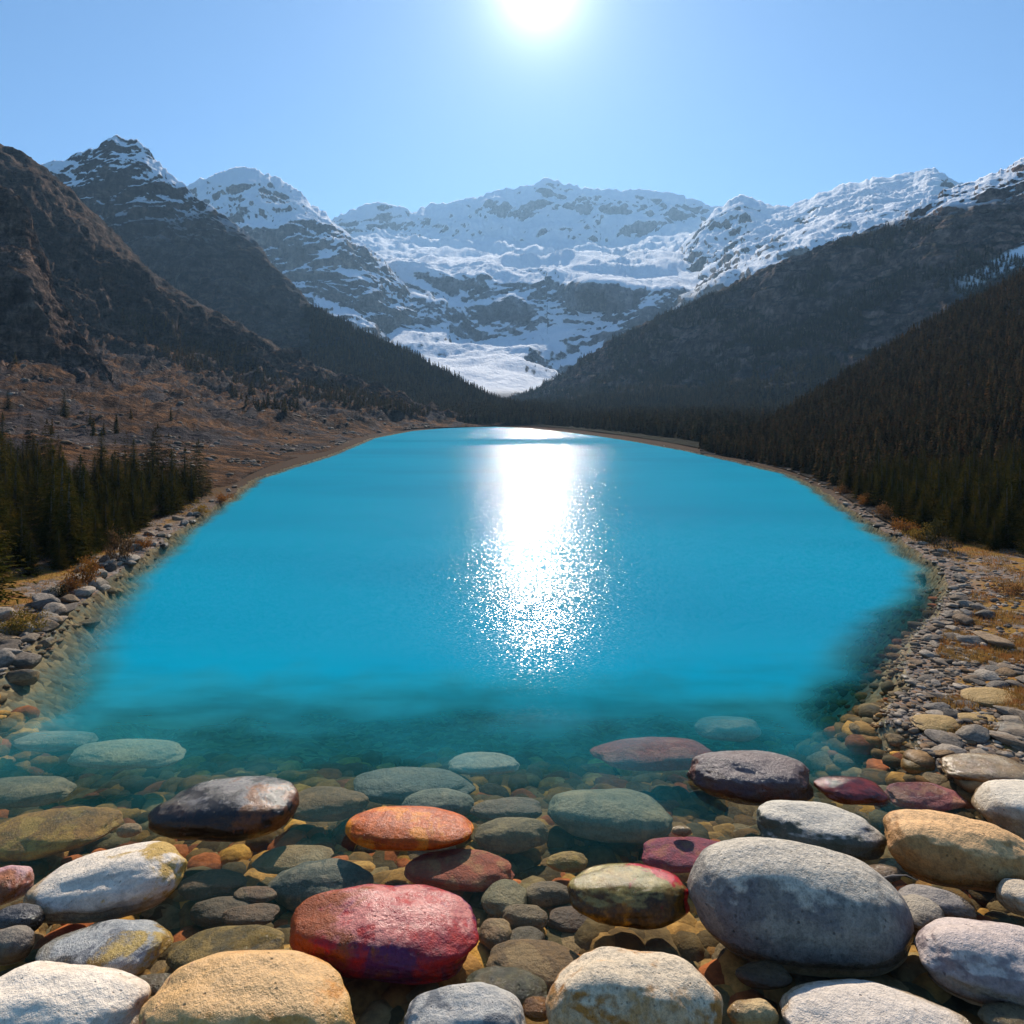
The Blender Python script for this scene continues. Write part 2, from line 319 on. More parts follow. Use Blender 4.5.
# central massif, far behind the lake
shelf = lambda lo, hi: [(x, y, d) for x, y, d in zip(range(250, 860, 40), [0]*16, [0]*16)]
ridgeD = [(250, 235, 2000), (325, 226, 2000), (345, 213, 2050), (362, 207, 2100), (380, 203, 2100), (398, 208, 2150), (412, 213, 2200), (430, 205, 2300), (455, 203, 2300), (478, 198, 2350), (500, 191, 2400),
          (520, 188, 2400), (535, 184, 2400), (548, 178.5, 2400), (562, 184, 2400), (580, 188, 2400), (605, 191, 2400), (630, 192, 2400), (650, 191, 2350), (662, 195, 2350), (680, 196, 2300), (695, 202, 2250), (712, 206, 2200), (760, 215, 2100), (860, 235, 2000)]
rowsD = [ridgeD,
         [(250, 255, 1850), (345, 232, 1950), (400, 232, 2050), (450, 225, 2180), (548, 208, 2320), (620, 212, 2290), (700, 218, 2150), (860, 240, 1800)],
         [(250, 268, 1780), (345, 250, 1850), (400, 248, 1900), (450, 250, 2000), (548, 252, 2080), (600, 250, 2120), (650, 244, 2100), (700, 240, 2020), (860, 250, 1700)],
         [(250, 275, 1600), (345, 262, 1480), (400, 262, 1480), (450, 272, 1350), (548, 272, 1350), (600, 272, 1350), (650, 262, 1500), (700, 262, 1500), (860, 270, 1400)],
         [(250, 300, 1200), (345, 280, 1180), (400, 272, 1250), (450, 280, 1250), (548, 284, 1180), (590, 290, 1000), (650, 300, 1000), (700, 300, 1000), (860, 300, 1000)],
         [(250, 330, 1100), (400, 300, 1080), (450, 305, 1080), (548, 312, 1080), (650, 318, 960), (700, 320, 960), (860, 330, 960)],
         [(250, 370, 980), (400, 338, 1000), (450, 345, 1000), (548, 345, 1000), (650, 352, 920), (860, 360, 920)],
         [(250, 385, 800), (430, 374, 840), (470, 368, 860), (520, 368, 860), (560, 380, 880), (860, 390, 800)],
         [(250, 395, 600), (470, 386, 690), (520, 386, 690), (560, 392, 760), (860, 397, 600)],
         [(250, 407, 520), (500, 404, 540), (860, 407, 520)],
         [(250, 411, 470), (500, 411, 490), (860, 411, 470)]]
m_massif = mat_mountain('massif_rock_snow', ((.17, .18, .21), (.34, .34, .37)), low=((.014, .017, .010), (.03, .028, .016)), low_z=(6, 11), snow=.70, snow_z=(14, 30), sc=.10, hi=(170, 420, .25), dirt=((.05, .04, .03), (.07, .055, .04), (.04, .04, .03)), dirt_nz=(.8, .9))
MTN['massif'] = add_mountain('snow_massif', m_massif, rows=rowsD, x0=250, x1=860, nu=620, nvs=[26, 26, 30, 30, 30, 34, 26, 16, 12, 6], amp=22, freq=104, ridg=.75, strata=.16, seed=1, sm=4, ridge_amp=.1)
# snow peak behind the dark pointed one
rowsC = [[(120, 240, 1300), (170, 200, 1300), (196, 182, 1300), (215, 175, 1300), (245, 167.5, 1300), (262, 173, 1290), (282, 180, 1280), (300, 193, 1260), (312, 206, 1240), (325, 213, 1220), (335, 226, 1200), (352, 238, 1180), (370, 250, 1160), (384, 262, 1140), (396, 276, 1120), (415, 296, 1100), (432, 318, 1080), (445, 345, 1060), (470, 390, 1040)],
         [(120, 250, 1200), (245, 200, 1180), (300, 215, 1160), (325, 230, 1120), (370, 268, 1100), (396, 294, 1080), (445, 355, 1040), (470, 395, 1030)],
         [(120, 290, 1080), (245, 232, 1050), (300, 240, 1040), (325, 262, 1030), (370, 290, 1030), (396, 315, 1020), (445, 368, 1010), (470, 400, 1020)],
         [(120, 320, 980), (245, 275, 1000), (300, 285, 980), (370, 318, 960), (396, 345, 960), (445, 385, 980), (470, 405, 1000)],
         [(120, 350, 860), (245, 310, 900), (300, 320, 860), (370, 350, 880), (445, 398, 900), (470, 408, 940)],
         [(120, 408, 700), (470, 411, 700)]]
MTN['peakC'] = add_mountain('snow_peak', mat_mountain('snow_peak_rock', ((.15, .14, .14), (.32, .28, .25)), snow=.70, snow_z=(60, 150), sc=.15, hi=(230, 420, .22)), rows=rowsC, x0=120, x1=470, nu=420, nvs=[28, 30, 34, 30, 20], amp=18, freq=74, ridg=.75, strata=.2, seed=2, ridge_amp=.1)
# right-hand snow peaks behind the forested ridge
rowsE = [[(640, 300, 1500), (690, 236, 1500), (705, 222, 1480), (716, 210, 1470), (730, 202, 1460), (742, 196, 1450), (756, 201, 1440), (772, 207, 1430), (790, 208, 1400), (802, 203, 1400), (820, 194, 1380), (842, 186, 1380), (862, 183, 1380), (878, 177, 1370), (900, 176, 1360), (920, 172, 1350), (934, 168.5, 1350), (944, 177, 1330), (956, 188, 1300), (1010, 205, 1250), (1200, 220, 1200)],
         [(640, 310, 1350), (705, 245, 1330), (742, 228, 1300), (790, 226, 1220), (842, 210, 1180), (878, 198, 1180), (934, 188, 1170), (1010, 215, 1100), (1200, 230, 1100)],
         [(640, 320, 1200), (705, 268, 1180), (742, 252, 1120), (790, 240, 1000), (842, 224, 960), (878, 212, 960), (934, 205, 940), (1010, 225, 900), (1200, 240, 900)],
         [(640, 330, 950), (705, 292, 900), (742, 280, 850), (790, 262, 800), (842, 246, 780), (934, 226, 800), (1200, 260, 800)],
         [(640, 408, 700), (1200, 408, 650)]]
MTN['peakE'] = add_mountain('snow_ridge', mat_mountain('snow_ridge_rock', ((.15, .13, .12), (.32, .26, .22)), snow=.67, snow_z=(110, 210), sc=.15, hi=(230, 420, .22)), rows=rowsE, x0=640, x1=1200, nu=480, nvs=[30, 34, 30, 24], amp=18, freq=70, ridg=.75, strata=.15, seed=3, ridge_amp=.1)
# dark pointed peak
rowsB = [[(-200, 235, 620), (20, 180, 610), (45, 165, 600), (66, 160, 600), (85, 152, 600), (97, 149, 600), (107, 141, 600), (115, 136, 600), (121, 138, 600), (128, 141, 600), (137, 141, 598), (146, 149, 592), (165, 170, 585), (180, 182, 575), (200, 201, 560), (218, 211, 550), (245, 233, 540), (262, 249, 530), (268, 263, 525), (290, 280, 515), (300, 293, 510), (318, 313, 500), (328, 326, 490), (345, 330, 470), (420, 372, 440), (520, 411, 400)],
         [(-200, 270, 560), (45, 200, 560), (115, 172, 565), (165, 205, 545), (200, 232, 525), (245, 262, 505), (268, 287, 495), (300, 312, 485), (328, 340, 470), (420, 382, 430), (520, 411.5, 390)],
         [(-200, 300, 520), (45, 240, 530), (115, 225, 530), (165, 250, 512), (200, 270, 500), (245, 298, 482), (300, 340, 465), (328, 358, 450), (420, 392, 420), (520, 412, 380)],
         [(-200, 350, 470), (45, 310, 480), (115, 295, 485), (200, 325, 470), (245, 345, 450), (300, 370, 435), (328, 380, 430), (420, 400, 400), (520, 412.5, 370)],
         [(-200, 413, 380), (420, 413, 370), (520, 413.5, 360)]]
MTN['peakB'] = add_mountain('rock_peak', mat_mountain('dark_rock_peak', ((.035, .03, .032), (.17, .13, .11)), snow=.70, snow_z=(130, 215), sc=.30, hi=(180, 240, .16), dirt=((.09, .06, .035), (.13, .085, .05), (.06, .05, .03)), dirt_nz=(.66, .85)), rows=rowsB, x0=-200, x1=520, nu=640, nvs=[44, 44, 40, 24], amp=17, freq=62, ridg=.8, strata=.05, seed=14, ridge_amp=.12, lowdamp=8)
# forested toe between the left range and the massif
rowsT = [[(300, 300, 430), (330, 316, 420), (355, 328, 410), (380, 340, 400), (410, 353, 390), (435, 366, 380), (460, 381, 365), (480, 392, 350), (495, 401, 335), (525, 409, 320), (560, 411, 310)],
         [(300, 340, 390), (330, 350, 380), (380, 368, 365), (435, 388, 350), (480, 404, 325), (560, 411.5, 300)],
         [(300, 380, 340), (380, 396, 325), (435, 406, 310), (480, 411, 295), (560, 412.5, 290)],
         [(300, 414, 280), (380, 414, 275), (480, 414, 265), (560, 414.5, 270)],
         [(300, 422, 235), (420, 424, 232), (500, 424.5, 232), (560, 425, 238)]]
m_forest_floor = mat_mountain('forest_floor', ((.05, .04, .035), (.15, .11, .10)), low=((.012, .016, .009), (.028, .026, .014)), low_z=(6, 20), sc=.5, dirt=((.018, .020, .011), (.030, .024, .014), (.014, .018, .010)), dirt_nz=(.60, .74))
MTN['toe'] = add_mountain('forested_toe', m_forest_floor, rows=rowsT, x0=300, x1=560, nu=220, nvs=[20, 20, 16, 10], amp=5, freq=30, seed=5, ridge_amp=.3, lowdamp=6)
# right ridge, forest below, snow and rock above
rowsF = [[(500, 409, 640), (525, 399, 620), (545, 388, 600), (565, 378, 580), (590, 356, 540), (605, 346, 520), (632, 331, 500), (660, 318, 480), (690, 305, 460), (722, 290, 440), (755, 274, 425), (782, 262, 415), (815, 250, 405), (850, 236, 400), (880, 226, 395), (905, 214, 395), (925, 200, 395), (948, 190, 395), (975, 183, 395), (1000, 172, 390), (1024, 159, 385), (1100, 125, 375), (1300, 60, 350)],
         [(500, 409.5, 620), (545, 391, 585), (605, 352, 505), (660, 326, 465), (722, 300, 428), (782, 272, 405), (850, 250, 385), (905, 238, 368), (948, 222, 352), (1024, 200, 335), (1300, 100, 300)],
         [(500, 410.5, 560), (545, 402, 550), (605, 380, 470), (660, 362, 430), (722, 342, 400), (782, 322, 378), (850, 300, 355), (948, 270, 322), (1024, 250, 310), (1300, 200, 280)],
         [(500, 411, 540), (545, 406, 520), (605, 396, 440), (660, 388, 405), (722, 378, 375), (782, 364, 350), (850, 348, 325), (948, 330, 290), (1300, 320, 240)],
         [(500, 413, 300), (545, 412.5, 340), (605, 412, 350), (660, 412, 340), (722, 411, 315), (782, 410, 290), (1300, 400, 200)],
         [(500, 423, 245), (530, 425, 232), (560, 427.5, 206), (600, 432, 165), (640, 437.5, 134), (690, 446, 103), (735, 455, 82), (1300, 470, 60)]]
m_right = mat_mountain('right_ridge_rock', ((.13, .09, .075), (.34, .23, .19)), low=((.012, .016, .009), (.028, .026, .014)), low_z=(6, 20), snow=.70, snow_z=(112, 128), sc=.42, gully=((212, 63), (262, 90), 4.5), dirt=((.018, .020, .011), (.030, .024, .014), (.014, .018, .010)), dirt_nz=(.66, .80))
MTN['ridgeF'] = add_mountain('right_ridge', m_right, rows=rowsF, x0=500, x1=1300, nu=760, nvs=[40, 34, 34, 26, 12], amp=12, freq=60, ridg=.7, strata=.25, seed=6, ridge_amp=.2, lowdamp=8)
# right near slope under the spruces
rowsG = [[(700, 446, 98), (735, 441, 105), (760, 430, 112), (800, 404, 122), (850, 373, 132), (900, 340, 138), (950, 310, 140), (1000, 287, 142), (1024, 273, 142), (1100, 235, 140), (1400, 120, 130)],
         [(700, 448, 93), (735, 446, 95), (800, 420, 104), (850, 398, 108), (900, 372, 112), (950, 350, 110), (1024, 320, 108), (1400, 240, 95)],
         [(700, 450, 90), (735, 450, 87), (800, 440, 84), (850, 428, 84), (900, 412, 82), (950, 400, 80), (1024, 380, 76), (1400, 330, 66)],
         [(700, 451, 90), (735, 453, 84), (800, 462, 68), (850, 472, 56), (900, 476, 50), (950, 476, 48), (1024, 472, 46), (1400, 450, 40)],
         [(700, 453, 88.5), (735, 458, 79.5), (790, 470, 62), (820, 482, 52), (850, 500, 41.5), (880, 518, 34.5), (915, 536, 29.5), (960, 553, 26.3), (1024, 575, 22.9), (1200, 620, 18), (1400, 700, 13)]]
MTN['slopeG'] = add_mountain('spruce_slope', mat_mountain('spruce_slope_floor', ((.09, .06, .05), (.2, .14, .12)), sc=2.2, dirt=((.026, .02, .012), (.06, .035, .018), (.02, .02, .012)), dirt_nz=(.5, .68)), rows=rowsG, x0=700, x1=1400, nu=460, nvs=[24, 26, 30, 30], amp=5, freq=40, ridg=.3, seed=7, ridge_amp=.4, lowdamp=3, jag=2, flute=.1)
# left brown hillside
rowsA = [[(-500, -40, 210), (-300, 30, 220), (-100, 108, 250), (-30, 138, 260), (0, 146, 262), (20, 152, 265), (45, 170, 270), (70, 190, 276), (100, 222, 285), (125, 245, 292), (150, 272, 298), (175, 290, 300), (200, 305, 302), (230, 322, 304), (262, 340, 306), (300, 360, 305), (340, 377, 300), (380, 397, 295), (420, 411, 280), (450, 416, 262), (480, 419, 255), (510, 421, 250)],
         [(-500, 60, 190), (-100, 150, 232), (0, 172, 245), (45, 194, 254), (100, 244, 266), (150, 288, 276), (200, 318, 285), (262, 349, 288), (340, 382, 284), (420, 413, 262), (510, 422, 246)],
         [(-500, 120, 178), (-100, 230, 215), (0, 240, 226), (45, 262, 236), (100, 292, 250), (150, 318, 262), (200, 338, 272), (262, 361, 275), (340, 388, 270), (420, 415, 250), (510, 422, 246)],
         [(-500, 200, 160), (-100, 300, 195), (0, 318, 205), (45, 330, 212), (100, 345, 232), (150, 352, 246), (200, 360, 258), (262, 378, 262), (340, 400, 250), (420, 418, 238), (510, 423, 243)],
         [(-500, 300, 120), (-100, 345, 145), (0, 352, 160), (45, 362, 172), (100, 376, 178), (150, 386, 192), (200, 396, 202), (262, 408, 195), (340, 420, 180), (420, 425, 215), (510, 424, 240)],
         [(-500, 380, 75), (-100, 400, 84), (0, 408, 90), (60, 415, 95), (120, 424, 98), (200, 434, 100), (262, 440, 105), (340, 434, 138), (420, 427.5, 207), (510, 424.7, 238)],
         [(-500, 460, 38), (-100, 455, 46), (0, 455, 52), (60, 455, 57), (120, 457, 62), (200, 460, 66), (262, 458, 76), (340, 442, 116), (420, 428, 204), (510, 425, 237)],
         [(-500, 700, 13), (-150, 668, 14.8), (-60, 640, 16.6), (0, 610, 19.2), (40, 592, 21), (80, 574, 23.3), (120, 550, 27.4), (160, 527, 32.8), (200, 503, 41.2), (236, 484, 51.8), (262, 470, 64), (330, 451.5, 93), (370, 436, 148), (420, 429, 202), (510, 425.3, 236)]]
m_left = mat_mountain('left_hillside', ((.032, .025, .023), (.17, .115, .085)), snow=1.25, snow_z=(60, 90), sc=.6, dirt=((.11, .054, .026), (.18, .088, .038), (.09, .06, .042)), dirt_nz=(.78, .90))
MTN['hillA'] = add_mountain('left_hillside', m_left, rows=rowsA, x0=-500, x1=510, nu=820, nvs=[20, 34, 44, 24, 36, 30, 36], amp=19, freq=64, ridg=.75, strata=.2, seed=8, ridge_amp=.25, lowdamp=2.5, jag=4, flute=.7)
# cliff buttress at the left edge of the view
rowsK = [[(-400, 60, 128), (-100, 150, 150), (-40, 172, 155), (0, 186, 158), (14, 192, 158), (26, 206, 158), (33, 226, 158), (42, 252, 157), (50, 282, 156), (62, 305, 155), (76, 330, 153), (92, 350, 150), (112, 372, 146)],
         [(-400, 130, 124), (-100, 215, 147), (0, 232, 152), (26, 250, 152), (42, 285, 152), (62, 325, 151), (76, 345, 149), (92, 362, 147), (112, 380, 144)],
         [(-400, 190, 118), (-100, 262, 136), (0, 268, 138), (26, 278, 139), (42, 300, 142), (62, 336, 146), (76, 352, 146), (92, 368, 145), (112, 384, 143)],
         [(-400, 300, 112), (-100, 350, 128), (0, 354, 132), (42, 362, 138), (76, 372, 141), (112, 390, 141)],
         [(-400, 360, 100), (-100, 390, 112), (0, 385, 120), (76, 396, 130), (112, 402, 134)]]
MTN['cliffK'] = add_mountain('cliff_buttress', mat_mountain('buttress_rock', ((.085, .06, .05), (.22, .16, .13)), snow=1.06, snow_z=(30, 60), sc=1.1, dirt=((.09, .045, .022), (.12, .06, .03), (.07, .05, .035)), dirt_nz=(.72, .86)), rows=rowsK, x0=-400, x1=112, nu=420, nvs=[44, 26, 44, 16], amp=14, freq=44, ridg=.75, strata=.2, seed=9, ridge_amp=.4, back=1.12)

# ------------------------------------------------------------------ rock shapes
def ico(sub):
    bm = bmesh.new(); bmesh.ops.create_icosphere(bm, subdivisions=sub, radius=1)
    v = np.array([x.co[:] for x in bm.verts]); f = np.array([[x.index for x in q.verts] for q in bm.faces]); bm.free()
    return v/np.linalg.norm(v, axis=1)[:, None], f
ICO = {k: ico(k) for k in (2, 3, 4, 6)}
def cobble_shape(sub, seed, box=.03, lump=.14, egg=.16):
    """a water-worn stone: rounded, slightly squared, uneven"""
    v, f = ICO[sub]; r = np.random.default_rng(seed)
    e = 2+box*2.6; rad = 1/np.sum(np.abs(v)**e, 1)**(1/e); q = v*rad[:, None]*.94
    q = q*(1+lump*perlin(v*1.1+r.uniform(0, 50, 3))+lump*.42*perlin(v*2.3+r.uniform(0, 50, 3))+lump*.09*perlin(v*7+seed))[:, None]
    if sub >= 6: q = q*(1+lump*.05*fbm(v*16+seed, 3))[:, None]
    t = r.uniform(-egg, egg); q[:, 1] *= 1+t*v[:, 0]; q[:, 2] *= 1-r.uniform(-egg, egg)*v[:, 0]
    return q, f
def angular_shape(sub, seed, cuts=14, rnd=14):
    v, f = ICO[sub]; r = np.random.default_rng(seed); n = r.normal(size=(cuts, 3)); n /= np.linalg.norm(n, axis=1)[:, None]
    d = r.uniform(.62, 1, cuts); s = np.clip(v@n.T, 1e-3, None)/d; rad = 1/(np.sum(s**rnd, 1)**(1/rnd)); rad = np.minimum(rad, 1.15)
    return v*rad[:, None]*(1+.05*fbm(v*3+seed, 3))[:, None], f

def stone_mat(name, base, second, patch, patch_amt=.5, scale=1.6, speck=.12, wet_z=.10, wetness=1.0, vein=None, rough=.62, top=None, bumpy=1.0, side=None, side_axis=None, spec=.35, tt=(.66, .88), coat=0.):
    """mottled river stone; darker and shining up to the wet line just above the water"""
    m = Mat(name); v = m.coords(obj=True); g = m.geo(); z = m.sep(g.outputs['Position'])[2]; rnd = m.n('ShaderNodeObjectInfo').outputs['Random']
    off = m.n('ShaderNodeVectorMath', operation='ADD'); m.l(v, off.inputs[0]); cm = m.n('ShaderNodeCombineXYZ')
    for i in range(3): m.l(m.math('MULTIPLY', rnd, 37.+11*i), cm.inputs[i])
    m.l(cm.outputs[0], off.inputs[1]); v = off.outputs[0]
    n1, n2, n3, n4 = m.noise(scale, v, 6, .6, .5), m.noise(scale*3.1, v, 8, .68), m.noise(scale*11, v, 5, .65), m.noise(scale*42, v, 3, .6)
    col = m.mix(m.ramp(n2, .36, .64), base, second)
    col = m.mix(m.math('MULTIPLY', m.ramp(n1, .50, .60), patch_amt*1.6, True), col, patch)
    if top: col = m.mix(m.ramp(m.math('ADD', m.sep(g.outputs['Normal'])[2], m.math('ADD', m.math('MULTIPLY', m.math('SUBTRACT', n2, .5), .7), m.math('MULTIPLY', m.math('SUBTRACT', n1, .5), .9))), tt[0], tt[1]), col, top)  # up-facing areas paler: dry tops, plus sunlit-top contrast put into the colour
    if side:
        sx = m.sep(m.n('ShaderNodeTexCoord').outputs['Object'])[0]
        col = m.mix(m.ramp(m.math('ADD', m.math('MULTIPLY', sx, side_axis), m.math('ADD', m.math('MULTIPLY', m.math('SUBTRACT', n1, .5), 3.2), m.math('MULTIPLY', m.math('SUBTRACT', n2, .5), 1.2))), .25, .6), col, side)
    if vein:
        w = m.n('ShaderNodeTexWave', Scale=scale*.55, Distortion=9, Detail=5); w.inputs['Detail Scale'].default_value = 1.6; m.l(v, w.inputs['Vector'])
        col = m.mix(m.ramp(w.outputs['Fac'], .90, .99), col, vein)
    col = m.mul(col, m.mix(m.ramp(n3, .34, .60), (1-speck*1.5,)*3, (1.06, 1.06, 1.06)))
    col = m.mul(col, m.mix(m.ramp(n4, .34, .55), (1-speck,)*3, (1.04, 1.04, 1.04)))
    pits = m.n('ShaderNodeTexVoronoi', Scale=scale*11); m.l(v, pits.inputs['Vector'])
    pit = m.math('MULTIPLY', m.ramp(pits.outputs['Distance'], .10, .26, 1, 0), m.ramp(n2, .5, .62)); col = m.mul(col, m.mix(pit, (1, 1, 1), (.55, .52, .5)))
    wl = m.math('ADD', z, m.math('MULTIPLY', m.math('SUBTRACT', n1, .5), -.35)); wet = m.math('MULTIPLY', m.ramp(wl, wet_z, wet_z+.07, 1, 0), wetness)
    alg = m.mix(m.ramp(n2, .4, .6), (.95, .70, .36), (.66, .54, .34))
    col = m.mix(wet, col, m.mix(m.ramp(z, -.10, -.02), m.mul(col, (1.25, 1.05, .80)), m.mul(col, m.mix(.55, (.60, .60, .60), alg))))
    sunk = m.ramp(z, -.07, -.03); rg = m.ramp(m.math('MULTIPLY', wet, sunk), 0, 1, rough, .10)
    h = m.math('ADD', m.math('ADD', m.math('MULTIPLY', n2, .5), m.math('MULTIPLY', n3, .32)), m.math('ADD', m.math('MULTIPLY', n4, .14), m.math('MULTIPLY', pit, -.25)))
    col = m.mul(col, (1.0, .92, .82)); m.bsdf(col, rg, m.bump(h, .75*bumpy, .10), spec, **({'Coat Weight': coat, 'Coat Roughness': .16, 'Coat Normal': m.bump(h, .35, .06)} if coat else {})); return m.m

def place_stone(px0, px1, py0, py1, seed, mat, label=None, cat='stone', zc=None, sub=False, roll=0., flat=.5, box=.12, lump=.15, name='stone', group=None, yaw=0., res=6, shape=None, ylow=None, top=None):
    """the stone that fills this window of the view, standing on its own spot of the bed"""
    cx, cy, w, h = (px0+px1)/2, (py0+py1)/2, (px1-px0)/2, (py1-py0)/2
    zc = zc if zc is not None else (-.25 if sub else .05)
    for _ in range(6):
        D = (H-zc)*F/(cy-HZ); s = D/F; tp = (cy-HZ)/F
        a = w*s; hh = h*s; c = min(flat*a, hh*.8); b = math.sqrt(max(hh*hh-c*c, 0))/tp
        b = min(max(b, .55*a), 1.05*a)
        c2 = hh*hh-(b*tp)**2; c = math.sqrt(c2) if c2 > (.22*a)**2 else .22*a
        if sub: zc = -c*.96-(sub if sub is not True else .08)
        else: zc = c*(.30 if ylow is None else ylow)
    q, f = (shape or cobble_shape)(res, seed, **({} if shape else dict(box=box, lump=lump)))
    M = Euler((0, 0, yaw)).to_matrix(); q = q@np.array(M).T
    q = (q-(q.max(0)+q.min(0))/2)/((q.max(0)-q.min(0))/2)
    R = np.array(Euler((0, math.radians(roll), 0)).to_matrix())
    q = q*np.array([a, b, c]); q = q@R.T
    # fit the outline to the window exactly
    ex = (q[:, 0].max()-q[:, 0].min())/2; q[:, 0] *= a/ex
    for _ in range(3):
        pz = HZ-(q[:, 2]+zc-H)/(q[:, 1]+D)*F; hh_now = (pz.max()-pz.min())/2; k = h/hh_now; q[:, 2] *= 1+(k-1)*.8; q[:, 1] *= 1+(k-1)*.5
    pz = HZ-(q[:, 2]+zc-H)/(q[:, 1]+D)*F; D += (( (pz.max()+pz.min())/2)-cy)/(cy-HZ)*D
    sx = max(q[:, 0].max(), .01)
    me = mesh_np(name, q, f); o = obj(name, me, mat, label, cat, group); o.location = ((cx-512)/F*D, D, zc)
    o['fit'] = 1; del o['fit']
    return o

SM = stone_mat
